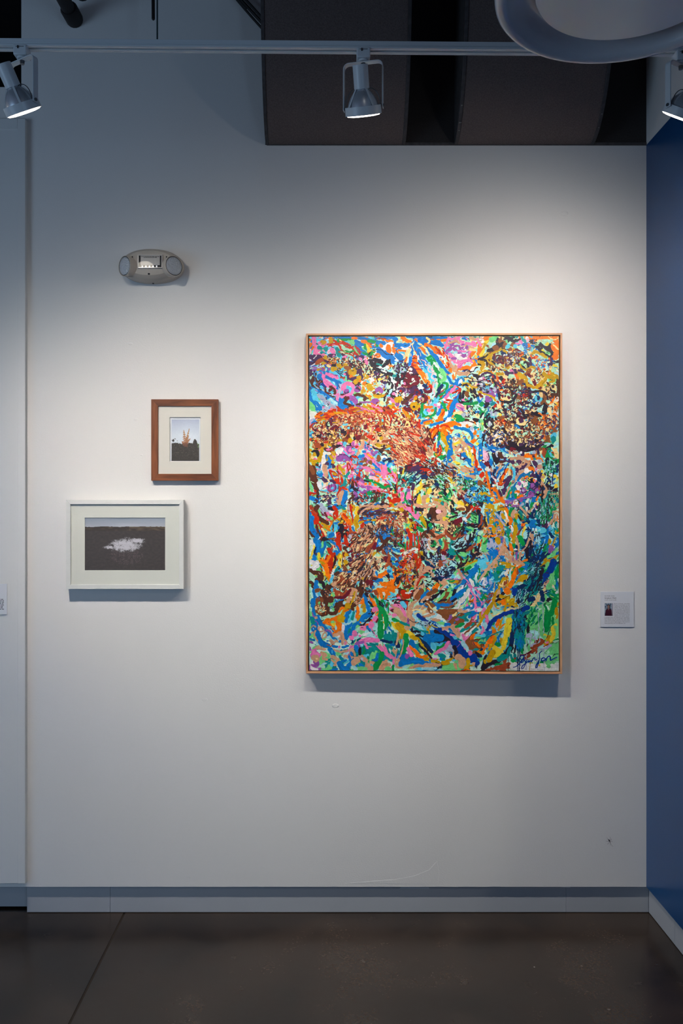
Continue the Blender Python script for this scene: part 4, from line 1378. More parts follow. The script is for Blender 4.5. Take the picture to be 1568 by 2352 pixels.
PAINT1 = '''
T 704 961
R 26 50 14 90 12 140 12
a 22 40 36 90 34 140 38
a 30 20 50 60 45
w 24 30 80 40 110
C 30 50 130 60 70 90 70 100 120
c 20 80 60 90 100
c 16 100 140 40 120
x 16 3 4 10 4
m 8 4 36 10 60
b 5 10 8 18 4
s 5 20 3 32 1
r 5 6 16 14 10 24 8
R 3 5 18 12 14
b 4 5 30 10 28 16 16
c 6 8 22 12 26
r 4 12 21 16 23
k 5 12 28 20 28
r 4 16 30
@ Raeesd 330 80 22 76 24 2.6
@ ueRra 150 80 20 74 22 2.4
@ uVk 40 40 28 34 14 2.6
@ Raeks 90 26 42 22 16 2.4
k 5 38 6 36 12 40 14
m 5 41 8 41 12
R 2 36 4 33 10 35 16
@ uV 24 46 6 5 6 2.6
u 5 53 14
u 6 46 19
u 5 28 15
c 5 74 10
c 5 78 18
R 2 70 8 82 6 84 14 80 20 72 22 70 14
u 7 108 15
m 3 102 12 103 20 107 22
r 6 130 19 134 22
u 6 130 14
u 5 82 18
R 3 94 4 104 10
u 4 27 26
u 4 35 27
k 5 41 29
k 6 22 33
u 4 29 36
u 5 36 37
r 4 7 39
r 4 16 41
r 4 32 44 38 43
q 8 46 40
u 5 73 36
q 8 70 40
s 8 80 40
s 5 61 40
k 5 88 36
u 9 94 36 102 34
q 7 104 34
r 10 116 32 122 36
u 5 124 30 122 34
a 3 112 30 120 25 126 32 130 40
p 3 116 1
a 4 140 30 152 28
k 4 134 32
s 6 138 36
s 5 110 39
a 6 128 44 148 46
k 4 131 41
s 8 130 49
e 2 124 48 130 54 140 52
s 6 149 52
R 5 140 42 156 40
r 3 152 27 157 29
d 4 124 54 136 58 144 54
k 4 134 60 138 62
q 5 153 62
k 6 28 48
s 5 34 50
R 8 16 48 24 52
s 7 28 56 27 66 26 74 22 78
s 7 5 78 14 79 22 78
s 6 12 82 12 88
k 6 10 60 18 60 20 68
s 5 6 58
s 6 14 66
e 5 10 71
g 3 20 82
d 8 35 56 42 59 50 53
p 5 38 57 46 55
R 3 40 60 48 57
k 5 56 50 62 50
C 8 57 58
w 10 62 56 58 62
k 3 74 49 80 49
p 4 64 46
c 6 70 46
p 4 58 46
v 12 77 55 78 59
p 5 80 56 80 60
p 4 68 64
p 4 84 64
v 3 85 44 85 50 88 52 94 48
p 4 92 48
r 4 92 52
n 1 76 66
n 2 87 56
c 7 90 58 92 62
a 6 104 42 102 50 98 56 94 66
e 4 98 60
b 4 108 50 108 54
p 5 113 51 116 56
b 6 106 61
b 4 118 56 122 60
k 3 122 52 126 56
v 6 120 60 122 66 128 62
c 2 123 63
p 4 110 64
o 6 112 66 118 72 122 74
y 2 112 66 120 72
p 3 106 64 118 76 122 80
q 8 132 70 132 76
q 3 117 80
w 9 143 72
n 2.5 138 68 144 66 150 72 144 77 138 76
b 2 142 72 145 74
k 3 146 76 156 75
m 6 152 68
k 4 154 64
v 13 60 74 66 71 72 74
v 8 76 76
c 3 69 76
V 1 56 70 64 66 74 68 80 76
w 3 60 80
e 5 76 80
r 4 84 70 92 70
r 2.5 92 72 96 76
a 5 86 76 86 84 90 78
c 6 88 80
b 6 98 70 104 68
b 4 92 84 102 82
r 2 94 78 93 86
v 8 106 74 110 78
q 7 108 76
q 4 104 86 108 85
q 5 117 78 118 84
b 5 122 84 130 92 134 98
p 5 122 76 130 84 138 92 140 100
v 4 130 82 134 86
o 2 137 84 138 94
p 9 144 90 146 100
b 4 136 80 142 84
b 5 150 82 148 86
m 5 146 80
g 5 150 92 154 100
r 2 150 102 157 100
s 3 149 106 152 112
w 6 32 64 42 64
w 8 32 70 30 90 34 100
a 8 32 86 36 104
s 4 46 62 52 68 52 74
b 4 36 68 36 72
s 3 38 70 37 77
s 3 43 68 45 74
b 5 41 72 42 80 42 90
V 6 37 83
V 8 48 87
s 5 48 80
P 4 40 96 46 94
r 3.5 42 96 48 98 56 106 60 118
r 3 42 96 48 110 58 118 62 122
s 4 48 100 54 103
b 2 48 105 54 107
e 3 51 110
C 3 56 108
r 2 57 84 58 96 64 108
r 2 64 104 64 116
s 5 60 90 66 96
e 4 58 85 66 86
o 3 68 92
s 2 62 106 66 106
r 2.5 74 82 76 94 76 98 80 90 77 83 74 88
r 1.5 75 80 79 83
r 4 66 116 60 130 56 142
r 3 60 118 64 122
t 5 78 100 74 106 70 118 68 122
t 5 70 106 74 108
t 6 64 124 72 122
e 1.6 72 110 76 116
b 3 66 130 64 134
r 4 66 126 72 130
o 3 75 130 78 134
R 2 70 126 78 118
b 3 80 122 78 130 82 134
a 3 82 136 78 140
k 6 84 120 86 128 92 132
d 5 84 122 86 116 90 118 92 124
c 3 89 125
V 3 94 128
v 8 90 140
V 3 88 142
r 3 86 96 84 106 86 112 88 116
p 5 78 106 84 104 84 98
w 4 86 100 90 104
b 4 93 100
v 6 94 108 98 112
V 6 94 110
b 3 88 112
r 2 98 94 96 106
r 2 104 98 104 108 102 114
a 4 110 100 112 104
V 3 108 108 112 110
a 3 86 94 94 98
v 2 86 94 96 92 104 91
p 4 90 88 88 92
p 5 106 91 116 93 128 98 138 102
p 3 108 96 120 98
y 3 116 88 124 92
o 3 122 96 130 102 136 105
v 6 118 102 124 103
V 1 120 104 132 106
P 6 116 108 126 110 132 114
o 4 132 114
P 6 140 114 148 118
o 2 140 112 146 113
g 5 108 114 120 114 126 118
k 4 106 114 114 116
g 6 124 118 134 122 142 126 152 124
r 4 144 122
r 3 98 116 102 124
p 5 96 118 106 122 120 126 132 130
o 4 108 120
o 5 116 120
o 4 126 122
v 4 96 126 116 126 120 128
p 4 118 130 136 130
v 6 108 134
p 4 122 133 134 134
r 4 130 132 134 136
u 3 108 138 126 136 140 138
r 2 136 134 152 136
v 2 144 114 156 124
a 5 150 130
r 4 152 134
t 3 106 142
@ kutdg 130 124 144 22 10 2.4
r 4 102 152 116 150
r 3 110 138 112 146
d 7 126 148
k 3 98 144 104 148
@ ktuC 50 104 150 14 6 2
u 4 140 155
r 5 150 146 156 152
a 3 116 156 124 155
d 5 78 150 86 144
k 3 90 152 96 146
b 4 90 153
y 3 82 153
d 14 10 92 12 110 18 126
q 8 8 90 12 100
d 4 20 86
G 5 4 114 8 126 10 132
b 3 4 132
w 7 22 118 24 128
b 8 22 100 26 104
c 4 23 99
V 4 30 108 36 116
V 5 44 114 52 118
e 2 30 118 40 118
v 14 46 127
V 1.4 41 122 40 130 46 135 53 130 52 122
r 1.5 40 132 48 135
c 4 47 128
R 3 26 134 36 137 52 137
r 5 4 138 16 138
d 4 20 134 22 142
b 8 6 146 14 148
b 5 18 148 22 154
V 7 17 153
b 3 24 142
a 6 36 146 44 142
m 8 30 140 50 140
@ mekaV 50 38 144 12 8 2.2
V 7 36 143
V 5 49 143
V 7 42 153
k 3 30 154
a 9 66 136 60 146 60 156
b 8 72 136 70 146 66 156
b 4 52 150
C 3 10 156
T 900 961
a 50 20 40 50 40
R 30 30 60 60 70
m 40 100 40 130 60 120 90
C 30 30 110 20 130
C 30 60 110 90 110
C 20 150 140
w 20 128 60
@ Raeru 160 30 14 34 14 2.6
@ eRum 90 12 12 14 14 2.2
u 5 8 4
k 6 23 20
e 9 29 10
u 4 28 11
u 5 21 13 24 6
u 5 36 12
u 5 44 14
r 3 50 2 52 12 52 18
# aaaReu 260 38 48 38 30 10 2.2 40
# aaRe 120 16 66 18 22 10 2 35
# aud 100 60 40 14 22 10 2.2 75
# rRu 90 34 50 36 26 9 2 40
a 3 36 36 46 34 52 40 56 50
a 2.5 56 40 62 34 66 26
a 2.5 66 54 72 50 75 58 71 68 66 60
a 2.5 58 60 66 66 74 76
d 4 66 18 70 28 72 40
d 3 74 40 76 46
u 4 57 60 62 66
d 4 56 52 60 60
r 3 2 28 14 32
r 3 32 26 52 32
r 5 48 68 58 70 66 76
r 3 52 42 60 52 64 58
r 2 20 78 34 84 52 84 70 82
r 5 46 86 62 86
a 5 38 87 44 87
e 4 46 76 54 78
@ rRudm 120 66 80 22 8 2.2
n 4 51 80
c 4 70 78
k 2 62 76 74 84
b 4 2 78
n 2 4 74 8 78
k 2 2 64 8 68
w 3 86 74 90 80
r 3 80 80 84 86
m 4 60 26
b 5 58 4 66 4 54 8
o 5 60 8 72 4 74 8
s 5 64 10 68 9
b 6 72 12 82 9 92 6
b 6 88 6 96 4
m 4 77 2
o 6 82 4 92 2
u 3 96 5
w 6 104 2
y 2 102 8 116 4
g 8 120 2 130 2
v 8 132 9
w 10 126 12 146 8
o 4 122 10 126 12
o 5 138 14
d 2 136 2 150 8
k 6 150 2 157 4
m 5 150 12
o 9 92 14 104 11 116 9
r 3 89 16 94 12 102 14 98 20
o 6 102 18 112 24
r 3 108 21 113 20
o 8 94 20 98 28 102 34
o 7 72 22 80 20 78 28 75 34
r 3 72 26 78 18 82 17
u 2 76 36 80 30 82 26
u 4 77 39
w 4 82 34
g 4 87 26 87 34 86 40
s 8 92 28 94 36 98 44 100 52 102 62
s 3 104 50
s 3 103 64
o 4 102 70
b 10 104 36 106 46 107 58 106 70 107 76
b 6 106 34 114 30 122 29 124 32
b 3 110 30 118 26
y 2.6 107 37
y 3 105 42
y 3 103 50
y 3 106 56
y 2 115 31
y 3 107 76
x 3 120 29
b 7 116 16 124 18 132 19 140 22 146 28 147 36
m 8 112 30 118 24 136 28 142 36
y 2 124 26
y 3 128 32
y 3 136 30
y 3 141 36
a 4 131 27
a 4 133 36
a 3 142 33
o 6 152 28 154 24
o 5 150 40
w 6 148 20
x 6 147 18
b 6 136 42 144 48 152 53
v 2 138 46 146 50
w 16 116 44 120 56 126 66
a 3 117 40 124 36 127 42
a 4 112 46 113 52 118 56 124 52
a 7 130 44 132 46
y 4 114 48 124 43
u 1.6 115 51 118 53
a 3 120 52 124 50 120 58
a 4 118 64 124 62
y 3 128 60
a 3 132 56 133 62
y 5 142 52 144 58
a 4 140 56
y 5 142 64 146 70
w 5 148 60
r 4 150 52 152 66 154 78 156 90
o 2 149 54 151 70
o 3 152 86
a 5 150 76
y 3 146 66 148 86
b 4 132 64 138 72 142 84 150 92 157 100
V 2 126 64 128 78 138 72
r 3 120 68 124 69
u 3 126 76 130 76
V 1 138 72 140 76
c 3 118 78 134 86
w 3 130 72
m 8 118 76 128 80
y 5 112 80 124 84
y 3 118 88 130 88
o 3 134 88 142 92 150 98
a 6 110 70 114 76
a 8 106 84 114 90 124 94
a 8 126 90 136 96 148 92
m 3 112 80 124 90 134 98
y 3 110 90 116 90
y 3 114 95 124 95
y 3 120 99 128 99
a 7 128 94 140 98
c 3 126 98 140 104 152 108
y 3 134 102 148 100
b 4 144 102 154 102
b 4 112 100 120 104 126 104
a 6 140 106 152 108
b 5 132 108 146 112 156 116
m 4 148 114 156 112
t 4 92 44 95 56 98 64
g 3 90 46 94 56 95 62
C 5 90 42 96 50
w 5 96 64
g 4 97 68 94 74
b 5 98 76 96 78
b 5 100 84 98 90 102 92
s 4 80 62 82 68
n 3 84 56 84 62
r 5 80 46 78 58
r 3 88 50 91 60 86 66
r 2 86 54 87 64
o 2 92 66
s 4 92 80 94 90
y 5 96 94 100 102 108 112 114 118
s 4 92 86 100 104 112 116
k 3 112 111
a 4 106 98 110 108
a 3 118 104 124 118 127 134
a 2.5 130 104 130 116 127 130 132 136
a 2.5 122 106 118 116 122 124
k 3 124 116
@ amkt 60 120 116 8 10 2
a 2 118 130 128 138 136 146 148 156
a 5 116 122
k 3 108 98 116 108
t 4 150 118
k 5 152 120
u 7 139 123
d 7 136 132
@ kgCtd 90 140 122 16 10 2.2
@ bcCkx 90 146 144 12 14 2.4
b 6 146 130 154 128
c 4 152 142
y 4 150 140
R 4 122 140
u 2.5 128 142 132 152
a 5 118 150
e 8 118 152
# RdkCV 140 88 96 32 12 8 2.4 30
# dVk 100 40 96 28 9 9 3 -25
u 4 14 90 26 90 42 88
V 5 28 104 36 96 46 92
V 7 38 92 50 90
r 7 54 96 64 94 70 98
n 4 46 98 54 96
k 5 26 88 24 94
y 3 22 92 20 102
r 1.8 2 83 10 86 10 100 9 120 10 146
m 5 4 90
e 3 12 94
p 8 4 104 6 114
r 3 1 104 4 110
r 2 1 120 4 122
w 4 12 100
k 3 18 104 12 116
k 4 40 110 44 116
u 3 46 104
n 5 52 110 62 108
y 2 44 112
V 8 72 106 76 102
d 4 84 100 96 104
m 6 82 108 90 106
m 5 60 114
# kmCdg 160 84 120 22 16 7 2.2 30
# kCmnt 120 34 112 16 14 8 2.4 -40
n 8 80 120 84 122
k 5 80 114
e 12 70 118
e 12 82 132 82 138
@ eka 40 70 118 6 5 1.8
@ eka 50 82 134 7 9 1.8
g 4 88 138
G 2 88 118 92 124
g 2 90 118 94 126
u 3 97 118
k 4 97 130 96 138
q 8 102 124
G 5 108 130 110 138 106 144
k 2 106 130 110 142
e 5 102 134
g 4 94 142 104 150
k 1.5 94 146 104 152
G 2 94 148 104 154
u 4 113 132
y 6 56 124 50 130 46 136
e 5 42 138
a 5 60 132
d 4 58 126 68 122
y 9 68 136 70 132
y 9 50 144 50 154
a 9 60 144 58 154
y 7 66 150
a 6 76 148 84 150
s 5 80 150 88 152
n 4 85 145
k 3 76 138
k 3 52 136
k 5 44 144 42 154
V 7 40 122 38 130
r 3 20 112 24 116
t 4 25 110
t 4 22 124
r 3 26 120
r 4 31 127
r 5 18 130
p 7 19 138 20 150
v 6 30 132
p 10 31 142
g 4 26 136 24 146 28 156
r 2 38 134 37 150
k 2 2 124 10 136
e 4 2 136
o 3 2 132
r 10 4 152 12 150
u 4 10 144
V 6 34 154
b 3 20 156
T 1096 961
q 24 30 40 60 30 110 40
e 16 50 20 90 10
k 14 60 52 100 54
e 30 70 20 110 20
m 40 140 60 140 40
w 30 90 130 100 100
C 20 40 100 10 140
C 24 140 110
q 20 110 62
@ kqed 220 70 22 58 24 2.6
@ qeRoV 150 128 18 24 24 2.8
t 4 4 6
G 5 8 4 10 14 9 22
y 2 10 8 11 12
c 5 7 24 6 34
w 3 10 26
o 3 2 20
o 4 1 32
x 6 22 10
k 5 16 4 14 10 20 18 28 14
w 3 22 10 22 6
u 8 46 6 50 8
@ ueor 50 42 8 9 6 2.2
e 10 64 16
q 5 60 10 56 16
@ qeV 40 64 14 8 8 2
e 14 80 6
k 3 66 4 72 12 86 14 94 6
V 8 80 4
u 3 77 2
q 10 104 4
b 4 70 12 78 18
k 3 80 18 92 14
u 4 82 20 92 18
k 6 98 22 102 20
o 5 112 20 118 16
V 5 128 28
o 4 134 16
m 3 138 10
q 6 142 22
t 8 138 34 140 44
c 10 140 32
t 5 137 38 140 34 142 42
m 2 134 44 140 47 146 40
V 5 140 8
q 8 128 34 130 38
V 6 120 32 116 38
w 3 115 32
m 4 120 40
k 3 20 22 14 30 10 40 10 50
d 2.5 20 26 18 36 18 46
c 2 16 30 14 42
w 2 18 32 17 40
V 3 26 30 24 36 26 42
k 4 46 20 36 22 30 26 28 32
n 4 32 28 28 40 30 50 36 52
w 10 36 32 40 40
e 5 34 38
n 4 34 42 37 36 38 44
b 3 38 28 46 30 50 30
k 5 42 38 46 38
R 6 46 46 50 40 52 36
u 5 50 46 54 48
k 5 46 18 54 26 62 32 60 40 58 48
k 5 40 50 52 52 64 53
q 4 46 24
e 6 68 40
k 2 74 30 74 44
@ qekd 60 70 36 8 10 2
u 7 62 56 68 58
k 4 74 52 84 56 100 56 112 52
k 6 104 54 112 50
e 6 80 38
R 3 80 30
k 4 78 34 86 34 94 32
n 3 84 33
e 8 78 46
V 7 80 48
x 7 94 46
V 6 98 42 103 44
k 4 98 50
V 6 92 28
k 5 110 40
V 4 120 48
@ kVqe 90 98 40 18 12 2.2
@ kqeVx 120 40 36 26 18 2.4
@ emqk 90 92 24 26 12 2.4
b 6 22 54 30 54 38 56
b 3 34 58 40 56
B 4 24 58 34 62
c 2 12 50 18 56 24 60
x 2 10 54 20 58
b 8 6 54 6 66 6 78
y 3 6 58
y 3.5 7 68
y 3.5 7 78
o 2 0 76 1 86
P 9 14 62 16 74
b 7 6 82 14 92 22 102 30 108
V 2 20 64 22 72 24 84 26 94
u 3 14 80 18 88
w 4 16 92 20 96
w 3 12 80
u 3 22 90 26 106
b 6 24 76 26 84
r 2 21 76
a 4 24 92 28 98
n 4 32 94 30 102 34 112
c 4 34 102
a 6 42 92 36 104
b 4 58 82 48 92 40 100 36 110
k 9 30 66 38 72 36 80
d 6 40 64 46 72
x 3 35 64 37 70
w 2 40 60 34 62
d 5 42 80 52 78
k 3 30 70 32 80
a 2 30 64
V 8 52 74 58 78
c 4 55 75
V 8 64 80
b 3 48 58 56 64
m 4 54 66 66 69
x 3 50 68
a 6 62 74 72 73 82 72
a 4 74 68 84 74 94 80 98 84
k 2 70 60 84 58
V 3 80 66 90 70
o 6 88 70 98 70
o 5 100 74 114 74 120 78
q 6 112 66
V 6 110 58 112 64
e 5 118 62
R 6 122 56 122 68
x 5 104 62
V 5 84 64
w 3 80 62
V 8 76 80
m 7 72 86
a 5 86 82 78 88
a 6 74 90
V 6 84 90
a 4 94 84 88 94 80 104
V 8 72 95
w 3 70 98
V 6 70 102
a 5 80 100 74 106 68 116
k 2 84 82
t 4 105 74
V 7 104 80 108 86
x 7 114 80
a 7 112 90 116 88
V 4 108 90
o 4 101 91
p 4 108 94
a 5 112 98
o 3 112 102
y 4 119 97
a 5 120 108
y 3 121 115
k 2 126 112 124 118 120 122
k 5 128 104
g 6 122 88 126 96
g 7 130 68 132 56
g 9 128 72 130 64
t 6 132 62
k 7 128 76
c 3 132 60 136 70
e 9 144 62 146 68
R 2 138 74 146 74
q 5 134 80
g 5 138 84 148 78
n 10 144 92
n 5 147 98 140 88
# gktC 90 132 92 12 14 7 2.4 90
w 5 136 104
y 6 142 106
y 5 147 110
y 6 144 124
x 5 137 118
n 2 140 98 138 106 138 120
m 4 148 120
k 3 134 116
C 5 150 130
k 1 132 136 144 128
t 12 130 150 140 150
k 6 126 142 146 142
# tkGn 80 138 148 14 12 8 2 95
a 2 134 139 148 139
a 5 142 152
a 4 120 120 126 128 126 136 122 146
k 4 120 132 118 144
R 3 118 124
o 4 112 144 108 150
o 3 116 140
a 5 108 156
n 5 108 102 112 110 114 118 112 124
n 3 110 120
w 12 76 128 88 118
b 3 100 98 94 100
b 5 88 100 80 106 74 114
b 3 72 118 66 128 65 138 66 144
t 3 96 98 94 108
w 8 90 96
r 4 88 110
o 5 90 108
g 3 84 114 90 116
p 3 86 116
y 3 96 110
k 3 94 114 98 118
V 5 104 106
o 4 104 114
p 4 106 116
v 9 101 124
V 2 96 122 100 129 106 124
n 3 96 122
v 6 77 120
t 3 82 122 83 128
v 13 86 132
G 4 90 128
x 4 84 132
y 2 87 127
V 1.5 80 128 84 138 92 132
o 5 72 133 76 135
o 4 78 142 84 142
g 4 71 140 71 146
v 9 99 139
V 1 94 142 104 134
v 9 112 133
G 4 111 136
R 3 114 129
n 2 118 128 114 138
n 4 92 138 92 144
t 3 94 118 93 130 90 150
v 2 66 150 90 146 104 142
v 7 80 150
V 3 76 152
b 5 102 152 104 146
V 4 98 148
w 8 70 154
v 1 50 156 64 150
b 4 58 147 64 147
a 3 68 152 68 156
w 4 92 152
c 5 68 94 68 104 66 112
V 9 60 108 56 116 52 124
V 5 54 124 50 134
V 6 46 132 48 138
k 1.5 62 90 62 104
e 4 58 96 60 102
a 3 64 116 58 128 52 142 46 150
g 3 62 118 58 124
g 3 60 132 56 142 54 146
o 4 56 92 52 100
u 2 52 92 46 104 42 110 40 118
o 5 48 106 44 114 42 122
r 2 50 118 42 124 38 118
C 4 52 108
n 6 26 112 30 118
V 6 32 110
w 3 26 106 34 114
r 2 30 116 34 120
k 6 24 126 26 118
o 5 16 98 18 108 20 118 22 128 26 138 28 142
r 9 8 104 10 102
r 5 2 94 6 94
r 4 14 110 13 116
c 4 4 100
w 2 14 102
q 10 4 118 14 124
c 8 10 134
c 4 24 118
o 7 32 128 36 136 42 146 48 154
o 4 30 140 34 150
b 4 32 136 36 146
n 3 28 132
V 4 40 132 44 142
s 7 4 140 12 138 18 142
s 3 18 140 26 144
t 8 8 150 18 150
b 6 20 146 26 154
y 5 27 150
y 2 22 156
o 5 36 152
k 4 2 154 10 156
@ tbcV 50 10 146 10 6 2
# tkc 40 12 130 8 5 6 1.8 50
'''

